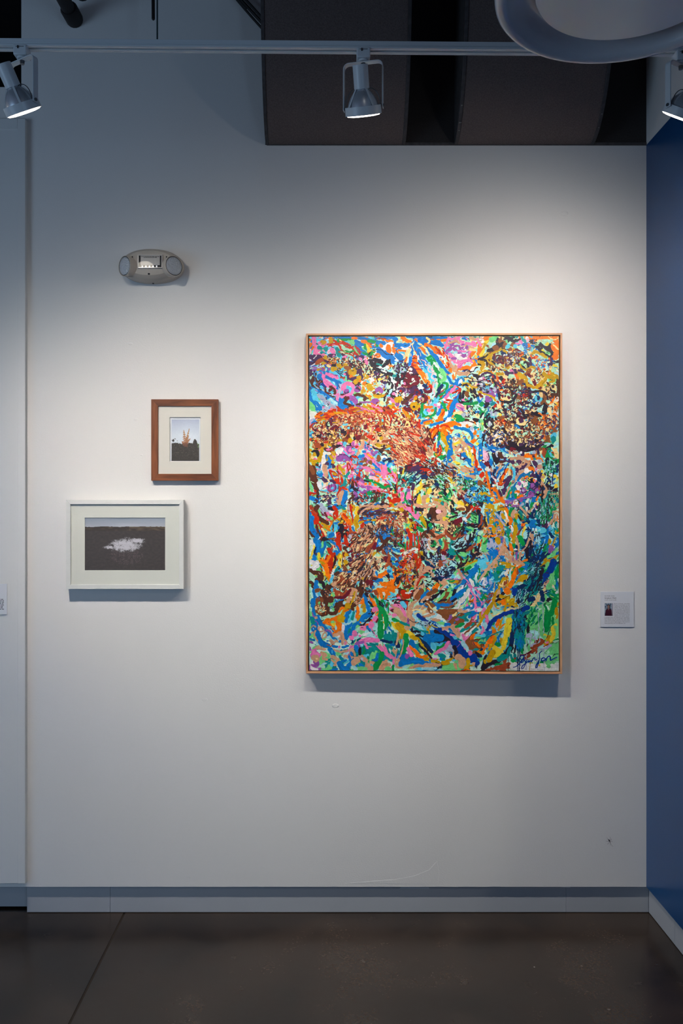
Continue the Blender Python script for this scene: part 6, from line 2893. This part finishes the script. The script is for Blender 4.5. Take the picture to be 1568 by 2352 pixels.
PAINT3 = '''
T 704 1353
m 40 20 60 60 60 100 60
C 40 70 60 110 80 140 60
G 16 10 30 10 60 10 90
w 24 20 140 14 150
t 30 90 125 140 120
G 30 30 130 40 140
m 20 60 120 60 130
C 16 40 84 60 92
w 10 66 70 64 76
G 8 94 70 100 80
m 6 100 72 92 76
d 8 28 4 32 12 36 22 38 36 36 44 28 48
q 6 16 4 24 2
q 10 20 24 26 20
q 6 18 42 26 46
q 4 18 20 20 30
u 5 24 24 28 32
@ eq 60 24 36 10 8 2
G 4 23 26
m 3 26 40
u 4 28 32
d 7 38 6 42 4
@ aqk 40 38 8 7 8 2.2
G 8 48 10 48 20 42 30
y 3 46 12
d 10 44 20
R 6 56 6 62 10 70 10 74 4
u 6 52 16 60 16 68 16 76 8 80 2
d 4 66 2
e 2 60 10
d 6 58 28 66 22
b 3 54 24 66 20
k 3 66 22 72 20
d 7 42 44 48 46 54 42 58 32
d 4 56 32 64 30 72 32
C 6 70 26
b 2 42 30 48 34
a 12 88 4 84 16 78 22
w 3 82 16
s 5 88 6 84 22 82 28
d 8 102 4 96 18 90 28 84 32
@ ad 40 94 20 6 10 2
d 5 108 2 116 5
b 5 12 2 14 12 14 22
b 8 12 20 12 30
b 6 12 36 14 48 18 60
C 4 18 10 20 14
b 9 20 52 24 62 30 70
b 6 28 66 38 76 46 86
b 9 16 66 18 76 22 86
b 10 20 84 24 94 30 102 38 104
v 3 10 44 12 50 16 54
a 5 17 53
v 2 14 58 19 62 20 66
a 3 8 72 12 68 16 70
a 3 16 78 14 84 18 92 20 96
t 8 10 56 12 62
a 2 20 72 24 70 30 72 32 78 26 78 22 76 20 72
w 4 26 75
a 2 34 80 36 86 32 90 28 90 30 84 34 80
v 3 36 76 42 78 46 84
b 4 40 82 48 90 54 94
o 7 32 62 40 58 50 56 58 52
o 5 38 64 46 66 50 70
o 4 32 62 38 63
o 10 58 64 60 72 58 78 52 82
o 4 54 60 60 48
R 2 44 62 52 68
y 8 48 62 50 66
G 5 47 61
o 2 46 72 54 80
s 13 62 54 66 56
s 5 64 48 70 38
s 11 76 33
s 4 80 28 86 24
o 3 68 42 76 38
b 7 76 44 72 50
c 6 82 44 78 60
b 7 74 50 72 60
t 6 86 44 84 56
b 5 80 40 78 44
b 8 76 70 72 80
t 4 80 74 76 84
b 7 94 62 88 68 84 78
b 8 70 84 72 92
b 4 84 80 76 86
b 6 96 64 98 60
a 10 60 82 64 86 64 94
a 6 50 86 58 84
w 4 59 88
a 3 42 96 50 98 56 95
a 3 52 94 58 98
b 4 61 97
a 3 70 94 74 100
p 4 71 101
R 2 38 103 44 106 48 103
b 4 48 106 56 106
p 4 60 107
b 5 66 108 76 105
o 6 94 34 94 44 92 52
o 3 92 52 94 57
s 5 98 50 94 58
s 3 104 28 100 34
o 6 104 20 102 26
b 6 106 10 108 18 112 32 114 40
b 9 114 44 106 50 100 58
k 5 108 8 112 14
k 4 114 24 122 32
k 2 118 38 122 36
k 2 118 46 122 42
o 6 116 12 122 24 128 34
t 6 118 10 126 16
k 3 120 10 126 18
g 5 128 18 132 26 138 36
g 12 134 34 136 50 136 66 136 84
g 9 138 36 144 48 146 60 142 74
k 4 133 22 135 30
k 2 136 24 142 32
r 1 139 46 140 54
w 2 141 52 142 74
s 3 141 61
g 3 140 20 146 34
o 7 130 2 144 2 156 2
o 6 136 4 138 16
o 5 150 6 144 18
R 6 126 4 128 10
k 3 146 20 150 22
u 3 148 28 146 34
p 10 126 38
o 3 132 40 128 50 116 62 108 68
p 9 126 55
p 10 118 66
p 9 104 72
o 3 99 62
k 3 116 54 108 62 104 66
u 3 131 56 128 62
p 9 88 82
p 8 82 90
p 4 98 87
G 5 90 100
k 1 114 76 118 80
k 1 120 79 124 83
w 2 100 92 110 90
p 8 100 96 116 94 130 95
v 6 90 102 104 98
v 3 80 110 88 104 96 98
n 3 84 96 85 100
p 4 72 116 82 110 90 104
a 8 82 114
a 4 50 112 58 116 66 116 74 114
v 4 96 106
b 8 90 106 94 114
b 5 82 118 84 122
g 8 136 88
g 22 108 110 116 112
t 24 112 112
t 18 120 106
k 6 98 110 98 120
g 2 112 124 114 134
g 2 124 124 120 136
t 12 146 88 152 90
n 5 140 96 156 98
t 6 146 104 156 110
p 8 134 106 142 114 150 122 156 126
p 4 142 104 148 116
a 4 134 104
b 10 128 122 124 132
g 8 140 118 136 132 130 142 124 148
g 10 128 140
G 5 128 116 122 128
v 12 16 120 12 124
p 8 10 122 14 114
p 10 20 122
v 10 18 140 16 134
a 13 16 128
e 3 18 129
a 6 22 108
v 4 6 98 10 100
b 4 6 92 14 95
a 3 30 118 34 120
a 3 30 118 30 128 36 128
b 9 42 110 48 118 50 124
a 7 46 126 54 128
a 3 56 128 54 134
b 10 60 138 66 146 74 150
b 7 82 136 76 142
a 6 70 124 82 126
a 3 84 126 102 126
b 5 78 124 80 132
a 14 90 134
a 2 104 128 114 132
x 4 102 129
b 6 98 140 104 144
a 12 110 148 118 148
a 9 112 142
a 8 136 146 142 142 152 140
t 20 44 142
a 3 116 134 124 136
G 14 96 150 106 150
G 10 150 148
C 6 90 148
G 5 30 150 44 146
T 900 1353
m 40 20 40
C 40 40 56 60 70 80 80
b 30 70 90 90 95
b 24 20 130 50 140
t 20 20 100 16 110
C 30 20 150 60 152 80 150
G 20 100 146 120 148
q 24 130 40 120 60
q 24 150 90 152 110
w 16 70 44 90 56
b 20 150 20 140 40
o 7 3 3
r 10 20 6 24 14 30 14
r 4 32 12 36 4
s 5 29 3
w 2 25 7 35 7
d 4 14 2 14 10
d 3 34 14 44 8
m 6 10 20
p 6 12 18
k 3 6 20 18 21 32 22
r 4 28 24 27 38
u 4 2 22
k 4 8 26 18 30 24 40 26 50
c 8 18 26 24 32
p 6 4 30 14 32 22 42 26 56
a 12 8 40 16 48
a 10 18 52 24 58
p 6 2 48 6 48
a 12 34 40 32 50 36 60 36 66
a 5 34 32 40 24
v 3 29 54 30 64
b 4 30 68
g 7 2 56 12 60
t 5 16 62 30 67
g 4 4 58
k 1.4 32 56 40 61 52 63
y 8 4 66 8 72
s 10 10 68 18 76 24 80
s 6 18 84 18 90
a 8 28 72
s 6 20 70 10 64
y 9 30 80 38 86
s 7 36 88 44 92
t 9 6 84 6 98
n 8 8 98 12 106
t 6 10 116
g 10 26 86 26 98 24 108 20 116
a 3 11 80 10 94 8 102
a 3 21 94 20 108 16 120 10 132
a 3 8 112 6 124
a 4 6 130 8 142
a 5 8 144 18 146
g 5 2 142 2 150
p 3 1 126
b 10 36 98 40 104
t 7 46 104 52 116
G 3 50 110 56 118
p 8 30 110 36 122
v 8 28 124
o 5 33 106 42 114 50 124 58 128
o 6 52 128 64 124
k 2 34 74 44 82
k 4 46 86 54 96 64 108 72 118
n 5 52 92 64 104 74 116
s 4 48 90 56 104 64 116 70 124
k 4 56 108 68 122 72 128
s 6 58 130 68 130 74 132 86 134
s 9 94 136 102 136
y 1.5 71 119
k 1.6 80 136 90 137
b 3 70 130 70 136
a 6 34 146 44 142 54 140 68 140 88 140
b 10 16 138 40 132 56 134
n 4 90 144
C 5 56 146 80 146
G 8 100 146 124 148
m 6 8 150 40 150
a 12 44 14 48 6
q 10 46 16 54 4
b 6 54 16 66 4
a 5 54 22 70 12 80 6
q 8 66 10 82 2
k 5 72 20 82 12 92 4
w 3 65 19
k 4 58 24 62 22
b 5 52 27 58 28
q 6 94 18 104 8
G 5 84 22 92 14 98 6
q 7 100 16 102 8
G 3 98 22 104 14 108 4
k 5 112 10 116 2
k 4 86 24 100 20
q 3 104 24 112 16
b 8 110 20 120 12 132 2
k 4 108 26 118 18
w 8 126 24 134 14 142 2
G 3 132 34 138 22
b 8 84 28 98 30 110 28
q 3 84 26 96 24 108 26
q 3 90 33 104 34 114 30 120 24
m 3 88 36 106 39 116 34 122 28
w 3 114 36 122 34 124 28
q 16 96 44 104 52 112 60
q 10 88 42 118 42
q 8 120 60 130 58
q 8 64 28 74 30
q 8 68 36 72 42
w 3 72 41
e 2 64 26 76 38 84 40
a 4 60 34 54 38
e 3 38 40 46 38 58 40
a 5 44 34 54 32
e 2 42 46 58 42
a 4 64 50 74 46
a 5 72 56 86 58
b 6 50 50 58 58 70 64 80 68
B 7 48 48 60 58 74 66 86 74
G 5 84 62 96 64
y 2 72 66 84 72
s 4 70 70
@ kxC 60 64 64 14 5 1.6
B 10 88 76 98 82 106 88 112 96
k 8 80 78 88 84 98 90 104 94
k 7 92 92 100 92
k 2 74 90 92 91
k 2 88 99 98 96
B 14 114 98 122 106 130 118 138 126 148 130
B 11 150 124 156 136
v 1 118 108 127 100
b 6 98 66 106 66
a 6 94 74 104 70
b 6 106 74 112 78
a 10 112 70 120 80
p 4 108 84 114 86
c 5 116 90
a 6 122 86
g 6 118 70 130 64
t 5 126 78 138 72 150 64
R 6 134 70 144 62 150 50
p 5 152 12 152 26 154 40 150 54
p 3 145 2 150 10
o 1.6 147 12 143 18 146 24 150 22
w 2 136 42 157 37
a 8 124 40 136 40
v 6 120 56
t 5 130 52 144 44
b 4 130 38 140 34
b 5 142 52 154 44
e 3 112 50 118 44
q 3 134 82 146 72 154 64
w 3 136 88 146 76 156 68
p 5 130 84 132 96 134 110
p 2 124 74 124 78
C 8 130 98 140 112
p 7 144 118
q 10 140 96 146 108
c 20 80 104 86 100
b 16 60 84 76 84
c 6 56 82
t 4 38 70 50 76 66 80
b 14 64 90 90 90
g 6 90 108 96 102
p 6 104 98 98 108 88 114 80 120
t 8 88 122 96 124
x 10 106 110
a 20 112 114 116 120
k 8 115 107 117 112
k 8 118 116 118 122
a 14 122 126 130 134 128 140
a 6 116 138 118 146
G 6 118 134
s 8 140 130 140 140 138 146
s 8 136 146
a 6 150 138
n 4 154 142
r 2 128 150 138 148
o 2 138 148 144 150
C 3 150 147
T 1096 1353
G 60 40 60 130 70
m 40 30 50 40 70 100 110
C 30 20 70 40 84
b 24 14 10 10 24
t 20 80 70 90 40
C 30 100 90 110 100
G 30 134 130 144 110
w 20 100 142 150 146
b 6 2 30 10 24
t 8 3 20
g 5 8 20 16 10
o 2 6 8
R 2 14 24 28 10
a 6 30 14 40 4
x 6 20 34 30 20
C 5 14 46
p 2 0 10 8 26
p 6 12 36 14 40
s 8 28 26 20 40 12 50
s 5 36 2 32 12 30 22
s 4 12 50 6 60 0 68
p 6 17 50 18 60
p 2 18 64
p 5 10 70 12 76 8 82
v 2 24 72 20 75
B 8 18 74 24 64 32 56 42 50 54 44 68 40 74 40
e 3 28 50 36 48 40 44
e 4 52 40 60 36 70 36 78 34 86 30 94 28 104 27 110 22
e 8 108 21
e 4 110 14 118 6 124 0
o 12 54 2 56 5
y 2 62 4 60 12
s 4 52 16 52 30 50 40
o 9 48 24
s 11 64 24
s 4 56 25
k 1 42 19 60 12
o 2 47 37
m 6 40 34
B 10 68 8 70 2
n 8 80 4 90 4
# tnC 90 82 16 12 14 12 1.6 -65
# kGt 40 92 22 8 12 12 1.6 -55
k 5 76 18 76 26
n 10 96 20 102 18
n 9 118 6 120 20
t 8 114 26
B 10 84 38 92 34
k 8 76 40 74 52 70 62
n 9 66 62 64 76 64 90 62 104
k 7 62 104 54 116 46 124 38 132
k 8 40 132 28 135 18 140 10 146
k 4 16 122 12 134 9 144
y 12 58 58 56 72 54 84
y 10 52 88 50 98 48 108
y 10 32 110 40 114
y 8 34 124 40 118
y 3 28 116 24 122
y 3 60 54 62 58
o 6 40 58 37 66
o 3 36 70
o 6 31 78
o 7 28 86 22 98
o 5 18 104 12 112 9 118
s 4 46 54 42 66 40 76
s 4 32 90 28 104 22 112
s 11 28 116 24 124 22 130
s 6 14 134
t 2 6 92 20 88 34 82 48 76
g 4 30 64
g 8 38 102
G 4 18 114
q 16 2 88 6 104 3 114
b 4 2 130
n 5 6 124
t 6 60 108 56 124
t 10 52 124 40 130
C 4 28 142
g 4 34 138 44 138
R 8 36 146 48 142 58 138
R 3 20 148 64 144
g 7 66 132
r 3 69 128
w 14 66 142 104 144 148 144
m 13 84 130 110 124 146 128
G 12 130 134 146 126
k 1 57 120 57 150
# tnbk 260 76 66 10 26 14 2.4 95
# tb 80 78 96 8 12 12 2.4 95
k 4 99 57
k 4 94 66
k 3 92 77
k 2 72 92
k 3 70 104 69 116
G 14 114 60 122 80
# gGt 60 104 50 12 14 14 2.4 -65
g 10 142 22 140 34 134 46
g 13 130 48 128 62 126 74
g 4 142 14 148 18
w 5 146 6
s 6 146 36 146 52
y 6 124 84 128 92
s 8 132 88 130 96
y 7 138 72 140 84 136 94
G 4 124 88
k 1 136 66 130 84 124 94
x 8 92 86 98 84
x 2 97 90 97 106
x 1.6 90 92 91 110
x 1.6 112 44 114 96
x 1.6 120 28 122 80
x 1.4 104 74 108 104
k 1 126 26 132 24
R 6 104 106 114 102 122 96
R 7 94 118 108 110
u 3 80 122 90 120 98 115
R 5 86 128 96 122
r 2 122 106 130 102
p 3 126 99 130 98
s 2 130 100 138 97
k 2 84 112
n 1.8 74 110 74 150
n 1.8 78 108 77 150
x 1.4 90 120 90 148
s 1.4 97 132 95 150
x 1.4 110 118 110 148
x 1.4 122 110 122 150
k 3 152 108 153 126
w 8 148 140
G 6 130 142
y 3 114 140
SIG
B 2 66 144 70 143 76 138 82 130 86 124 82 122 78 126 82 131 86 128
B 2 82 131 80 136 84 133 87 130 88 135 91 130
B 1.8 91 130 88 138 84 146 81 147 83 141 89 136 95 131
B 1.8 95 131 94 135 98 131 99 134 102 128 105 126 106 131 109 129
B 2 118 114 114 118 114 126 112 136 109 144 107 145 108 140 112 134
B 2.2 121 126 117 129 118 132 123 131 125 128 121 126
B 2.2 126 132 128 126 132 123 134 127 134 131 140 128 146 125
'''

# ---- the paint: every stroke is a ribbon or dab of paint with its own outline, laid one over the other
PALETTE = {'k': '26202c', 'n': '14305e', 'b': '1478c4', 'B': '123c94', 'c': '62c6e2', 'C': 'a9dde2', 't': '118c8c', 'g': '13924a', 'G': '7bd486',
           'm': 'b4e6c6', 'y': 'ecd048', 'o': 'f07a1a', 'r': 'c23420', 'R': 'a24c30', 'p': 'ea80b4', 'P': 'f0bccb', 'v': '9a5aa4', 'V': '4a2f54',
           'w': 'e8e8e6', 'd': '552f22', 'a': 'cf9f80', 's': 'c49a1c', 'e': 'f2d69a', 'x': 'aeb2cc', 'u': '6c1c2c', 'q': '8a5230'}
PAL = {c: tuple(min(1.0, v * 0.82) for v in rgb(h)) for c, h in PALETTE.items()}
for c_ in PAL:      # undiluted pigment
    m_ = sum(PAL[c_]) / 3; PAL[c_] = tuple(max(0.0, m_ + (q - m_) * 1.07) for q in PAL[c_])
class Paint:
    def __init__(s, seed): s.v = []; s.f = []; s.c = []; s.n = 0; s.r = random.Random(seed); s.lay = {}
    def emit(s, ring, mid, col):
        """closed outline (px) drawn as a fan/strip around its spine"""
        cells = set()
        for (lx, ly), (mx, my), (rx, ry) in zip(ring[0], mid, ring[1]):
            m_ = int(math.hypot(lx - rx, ly - ry) / 2.5) + 2
            for q in range(m_ + 1):
                t = q / m_; cells.add((int((lx + (rx - lx) * t) / 3), int((ly + (ry - ly) * t) / 3)))
        lv = 1 + max(s.lay.get(c, 0) for c in cells)
        for c in cells: s.lay[c] = lv
        y = 0.00348 - 0.0000022 * lv; s.n += 1
        r = s.r; j = 0.06
        f = 1 + r.uniform(-j, j); base = tuple(min(1, max(0, x * f * (1 + r.uniform(-0.05, 0.05)))) for x in col)
        i0 = len(s.v); n = len(mid)
        for (lx, ly), (mx, my), (rx, ry) in zip(ring[0], mid, ring[1]):
            for (x, yy) in ((lx, ly), (mx, my), (rx, ry)):
                X = min(cw - 0.0006, max(-cw + 0.0006, (x - PX) * k)); Z = min(ch - 0.0006, max(-ch + 0.0006, (PY - yy) * k))
                s.v.append((X, y, Z)); g = 1 + r.uniform(-0.09, 0.09); s.c.append(tuple(min(1, q * g) for q in base))
        for i in range(n - 1):
            a = i0 + i * 3
            s.f += [(a, a + 1, a + 4, a + 3), (a + 1, a + 2, a + 5, a + 4)]
    def stroke(s, pts, wd, col, rough=0.24):
        r = s.r
        if len(pts) == 1:
            x, y = pts[0]; e = 0.38 * wd; a = r.uniform(0, math.pi); e *= 0.55
            pts = [(x - e * math.cos(a), y - e * math.sin(a)), (x, y), (x + e * math.cos(a), y + e * math.sin(a))]; blob = True
        else: blob = False
        # smooth the path (Catmull-Rom) and sample it
        P = [pts[0]] + list(pts) + [pts[-1]]; path = []
        for i in range(1, len(P) - 2):
            p0, p1, p2, p3 = P[i-1], P[i], P[i+1], P[i+2]
            L = math.hypot(p2[0]-p1[0], p2[1]-p1[1]); m = max(1 if wd < 3.5 else 2, min(18, int(L / 2.2)))
            for q in range(m):
                t = q / m
                path.append(tuple(0.5 * (2*p1[d] + (p2[d]-p0[d])*t + (2*p0[d]-5*p1[d]+4*p2[d]-p3[d])*t*t + (3*p1[d]-p0[d]-3*p2[d]+p3[d])*t**3) for d in (0, 1)))
        path.append(pts[-1])
        def direc(i):
            a, b = path[max(0, i-1)], path[min(len(path)-1, i+1)]; dx, dy = b[0]-a[0], b[1]-a[1]; L = math.hypot(dx, dy) or 1; return dx/L, dy/L
        hw = wd / 2; L_, M_, R_ = [], [], []
        jit = hw * rough * (1.0 if wd < 10 else 0.6)
        closed = (not blob) and math.hypot(pts[0][0]-pts[-1][0], pts[0][1]-pts[-1][1]) < 0.1
        # rounded start
        d0 = direc(0); dn = direc(len(path)-1)
        seq = []
        if not closed:
            caps = ((0.0, 0.9), (0.8, 0.45)) if wd < 3.5 else ((0.0, 0.92), (0.55, 0.78), (0.86, 0.42))
            for fr, back in caps: seq.append((path[0][0] - d0[0]*hw*back, path[0][1] - d0[1]*hw*back, d0, fr))
        for i, p in enumerate(path): seq.append((p[0], p[1], direc(i), 1.0))
        if not closed:
            for fr, back in reversed(caps): seq.append((path[-1][0] + dn[0]*hw*back, path[-1][1] + dn[1]*hw*back, dn, fr))
        taper = 0 if blob or wd > 12 or closed else 0.22
        m = len(seq); ja = jb = 0.0
        for i, (x, y, (dx, dy), fr) in enumerate(seq):
            u = i / (m - 1); h = hw * fr * (1 - taper * abs(2*u - 1) ** 2)
            ja = 0.72 * ja + 0.5 * r.uniform(-jit, jit) * 1.5; jb = 0.72 * jb + 0.5 * r.uniform(-jit, jit) * 1.5
            a, b = max(0, h + ja * fr), max(0, h + jb * fr)
            L_.append((x - dy*a, y + dx*a)); M_.append((x, y)); R_.append((x + dy*b, y - dx*b))
        s.emit((L_, R_), M_, col)
        if wd >= 7 and not blob and len(path) > 6:      # bristle streaks inside a broad stroke
            for _ in range(int(wd / 2.6)):
                o_ = r.uniform(-0.40, 0.40) * wd; n_ = len(path); i0 = int(r.uniform(0, 0.6) * n_); i1 = min(n_ - 1, i0 + int(r.uniform(0.2, 0.6) * n_))
                st = max(1, (i1 - i0) // 5); f = r.choice((0.72, 0.82, 0.9, 1.12, 1.25))
                pp = []
                for i in range(i0, i1 + 1, st):
                    dx, dy = direc(i); pp.append((path[i][0] - dy * o_, path[i][1] + dx * o_))
                if len(pp) >= 2: s.stroke(pp, r.uniform(0.8, 1.9), tuple(min(1, q * f) for q in col), 0.3)
    def run(s, text):
        ox = oy = 0; S = 1.25; r = s.r; sig = False
        for line in text.split('\n'):
            q = line.split()
            if not q: continue
            if q[0] == 'T': ox, oy = float(q[1]), float(q[2]); continue
            if q[0] == 'SIG': return line
            if q[0] == '@':
                cols = q[1]; n, cx, cy, rx, ry, sz = map(float, q[2:8]); n = int(n)
                for _ in range(n):
                    a = r.uniform(0, 2*math.pi); d = math.sqrt(r.random()); x = cx + rx*d*math.cos(a); y = cy + ry*d*math.sin(a)
                    b = r.uniform(0, math.pi); l = sz * r.uniform(0.3, 1.1); c = r.uniform(-0.8, 0.8)
                    p = [(x - l*math.cos(b), y - l*math.sin(b)), (x + c*math.sin(b), y - c*math.cos(b)), (x + l*math.cos(b), y + l*math.sin(b))]
                    s.stroke([(ox + u*S, oy + v*S) for u, v in p], sz * r.uniform(0.5, 1.15) * S, PAL[r.choice(cols)], 0.35)
                continue
            if q[0] == '#':
                cols = q[1]; n, cx, cy, rx, ry, ln, wd, ang = map(float, q[2:10]); n = int(n)
                for _ in range(n):
                    a = r.uniform(0, 2*math.pi); d = math.sqrt(r.random()); x = cx + rx*d*math.cos(a); y = cy + ry*d*math.sin(a)
                    b = R(ang + r.gauss(0, 14)); l = ln * r.uniform(0.3, 0.6); c = r.uniform(-1.4, 1.4)
                    p = [(x - l*math.cos(b), y - l*math.sin(b)), (x + c*math.sin(b), y - c*math.cos(b)), (x + l*math.cos(b), y + l*math.sin(b))]
                    s.stroke([(ox + u*S, oy + v*S) for u, v in p], wd * r.uniform(0.6, 1.2) * S, PAL[r.choice(cols)], 0.25)
                continue
            wd = float(q[1]); v = list(map(float, q[2:])); pts = [(ox + v[i]*S, oy + v[i+1]*S) for i in range(0, len(v) - 1, 2)]
            if pts == [(ox, oy)] or len(pts) == 0: continue
            s.stroke(pts, wd * S, PAL[q[0]])
def paint_material():
    m = mat('oil_paint', 'ffffff', 0.42, attr='paint', bump=(900, 0.22, 0.0005), spec=0.4)
    nt = m.node_tree; b = nt.nodes['Principled BSDF']; src = b.inputs['Base Color'].links[0].from_socket
    tc = [n for n in nt.nodes if n.type == 'TEX_COORD'][0]
    n = nt.nodes.new('ShaderNodeTexNoise'); n.inputs['Scale'].default_value = 95; n.inputs['Detail'].default_value = 5; n.inputs['Roughness'].default_value = 0.65
    nt.links.new(tc.outputs['Object'], n.inputs['Vector'])
    mr = nt.nodes.new('ShaderNodeMapRange'); mr.inputs[1].default_value = 0.3; mr.inputs[2].default_value = 0.7; mr.inputs[3].default_value = 0.84; mr.inputs[4].default_value = 1.14
    nt.links.new(n.outputs[0], mr.inputs[0])
    mx = nt.nodes.new('ShaderNodeMix'); mx.data_type = 'RGBA'; mx.blend_type = 'MULTIPLY'; mx.inputs[0].default_value = 1
    nt.links.new(src, mx.inputs[6]); nt.links.new(mr.outputs[0], mx.inputs[7]); nt.links.new(mx.outputs[2], b.inputs['Base Color'])
    return m
M_PAINT = paint_material()
ALL = '\n'.join((PAINT0, PAINT1, PAINT2, PAINT3)); strokes_txt, sig_txt = ALL.split('SIG\n')
# broad underpainting first, then all strokes from wide to fine order as listed, tile by tile
tiles = strokes_txt.split('T ')[1:]
under, over = [], []
for tl in tiles:
    head, *rest = tl.split('\n'); U, O = ['T ' + head], ['T ' + head]
    for ln in rest:
        q = ln.split()
        if not q: continue
        (U if q[0] not in '@#' and float(q[1]) >= 16 else O).append(ln)
    under += U; over += O
from mathutils import kdtree
# where the brush went: colour and direction of the nearest main stroke guide the filling dabs
guide = []; ox = oy = 0
for ln in over:
    q = ln.split()
    if q[0] == 'T': ox, oy = float(q[1]), float(q[2]); continue
    if q[0] in '@#':
        cols = q[1]; cx, cy, rx, ry = map(float, q[3:7]); rg = random.Random(len(guide))
        for _ in range(int(float(q[2]) / 7)):
            a_ = rg.uniform(0, 6.28); d_ = math.sqrt(rg.random())
            guide.append((ox + 1.25 * (cx + rx * d_ * math.cos(a_)), oy + 1.25 * (cy + ry * d_ * math.sin(a_)), rg.choice(cols), 2.5, R(float(q[9])) if q[0] == '#' else rg.uniform(0, 3.14)))
        continue
    v = list(map(float, q[2:])); ps = [(ox + 1.25 * v[i], oy + 1.25 * v[i + 1]) for i in range(0, len(v) - 1, 2)]
    for i, p in enumerate(ps):
        b_ = ps[min(i + 1, len(ps) - 1)]; a_ = ps[max(i - 1, 0)]
        ang = math.atan2(b_[1] - a_[1], b_[0] - a_[0]) if len(ps) > 1 else len(guide) * 1.7
        guide.append((p[0], p[1], q[0], float(q[1]) * 1.25, ang))
        if i + 1 < len(ps): guide.append(((p[0] + b_[0]) / 2, (p[1] + b_[1]) / 2, q[0], float(q[1]) * 1.25, math.atan2(b_[1] - p[1], b_[0] - p[0])))
kd = kdtree.KDTree(len(guide))
for i, g in enumerate(guide): kd.insert((g[0], g[1], 0), i)
kd.balance()
def ground(x, y):
    # colour of the thin ground layer that shows between the strokes, by area of the canvas
    if x > 1190 and y > 1370: return 'GGgGm'
    if x > 1175 and y > 1120: return 'tttncbg'
    if x > 1060 and y > 1170 and y < 1420: return 'bbbtcC'
    if x < 745 and y > 1130: return 'GGmbC'
    if y > 1450: return 'tbtcGC' if x < 960 else 'bbtCcG'
    if y > 1380: return 'CCmcGb'
    if x < 830 and y < 960: return 'cCccbG'
    if x > 1120 and y < 900: return 'mmGeoC'
    if x > 900 and x < 1090 and y > 1080 and y < 1380: return 'mGgtCq'
    if y > 960 and y < 1130 and x < 900: return 'ccCpcm'
    return 'mmCcCbw'
def dabs(P_, step, spread, ln, wd, alt, dens, skip_wide):
    r = P_.r; x0, x1, y0, y1 = 706, 1287, 770, 1544; yy = y0
    while yy < y1:
        xx = x0
        while xx < x1:
            x, y = xx + r.uniform(-.6, .6) * step, yy + r.uniform(-.6, .6) * step; xx += step
            if r.random() > dens(x, y): continue
            co, i, dist = kd.find((x, y, 0)); g = guide[i]
            if skip_wide and g[3] > 7 and dist < g[3] * 0.6 and r.random() < 0.8: continue
            _, i2, _ = kd.find((x + r.gauss(0, spread), y + r.gauss(0, spread), 0)); c = guide[i2][2]
            if alt[1] is None:
                if r.random() < (alt[0] * 0.42 if g[2] in 'kVudqRaesn' else alt[0]): c = r.choice(ground(x, y))
            elif r.random() < alt[0]: c = r.choice(alt[1])
            a = g[4] + r.gauss(0, 0.5); l = r.uniform(*ln) / 2; b = r.uniform(-0.25, 0.25) * l
            P_.stroke([(x - l * math.cos(a), y - l * math.sin(a)), (x + b * math.sin(a), y - b * math.cos(a)), (x + l * math.cos(a), y + l * math.sin(a))], r.uniform(*wd), PAL[c], 0.35)
        yy += step
pt = Paint(11); pt.run('\n'.join(under))
dabs(pt, 8.2, 8, (9, 20), (4, 8), (0.64, None), lambda x, y: 1.0 if y < 1200 else 0.0, False)
dabs(pt, 8.2, 8, (9, 22), (4, 8), (0.66, None), lambda x, y: 0.0 if y < 1200 else 0.9 if y < 1400 else 0.45, False)
pt.run('\n'.join(over))
dabs(pt, 6.0, 7, (3, 9), (1.0, 2.1), (0.2, 'kemVcd'), lambda x, y: 0.32 if y < 1330 else (0.22 if y < 1410 else 0.08), True)
def wander(v):
    # brush edges drift: a small warp in the canvas plane
    x, y, z = v; a = mn.noise_vector((x * 95, z * 95, 1.7)); b = mn.noise_vector((x * 330, z * 330, 5.1))
    return (min(cw - 0.0006, max(-cw + 0.0006, x + a.x * 0.0023 + b.x * 0.0016)), y, min(ch - 0.0006, max(-ch + 0.0006, z + a.y * 0.0023 + b.y * 0.0016)))
pt.v = [wander(v) for v in pt.v]
br = color_mesh('brushstrokes', pt.v, pt.f, pt.c, M_PAINT, PAINTING[0]); br['kind'] = 'stuff'
sg = Paint(3); sg.lay = pt.lay; sg.run('T 1096 1353\n' + sig_txt)
color_mesh('signature', sg.v, sg.f, sg.c, M_PAINT, PAINTING[0])['label'] = 'dark blue handwritten signature'
print('strokes', pt.n, 'faces', len(pt.f), 'levels', max(pt.lay.values()))
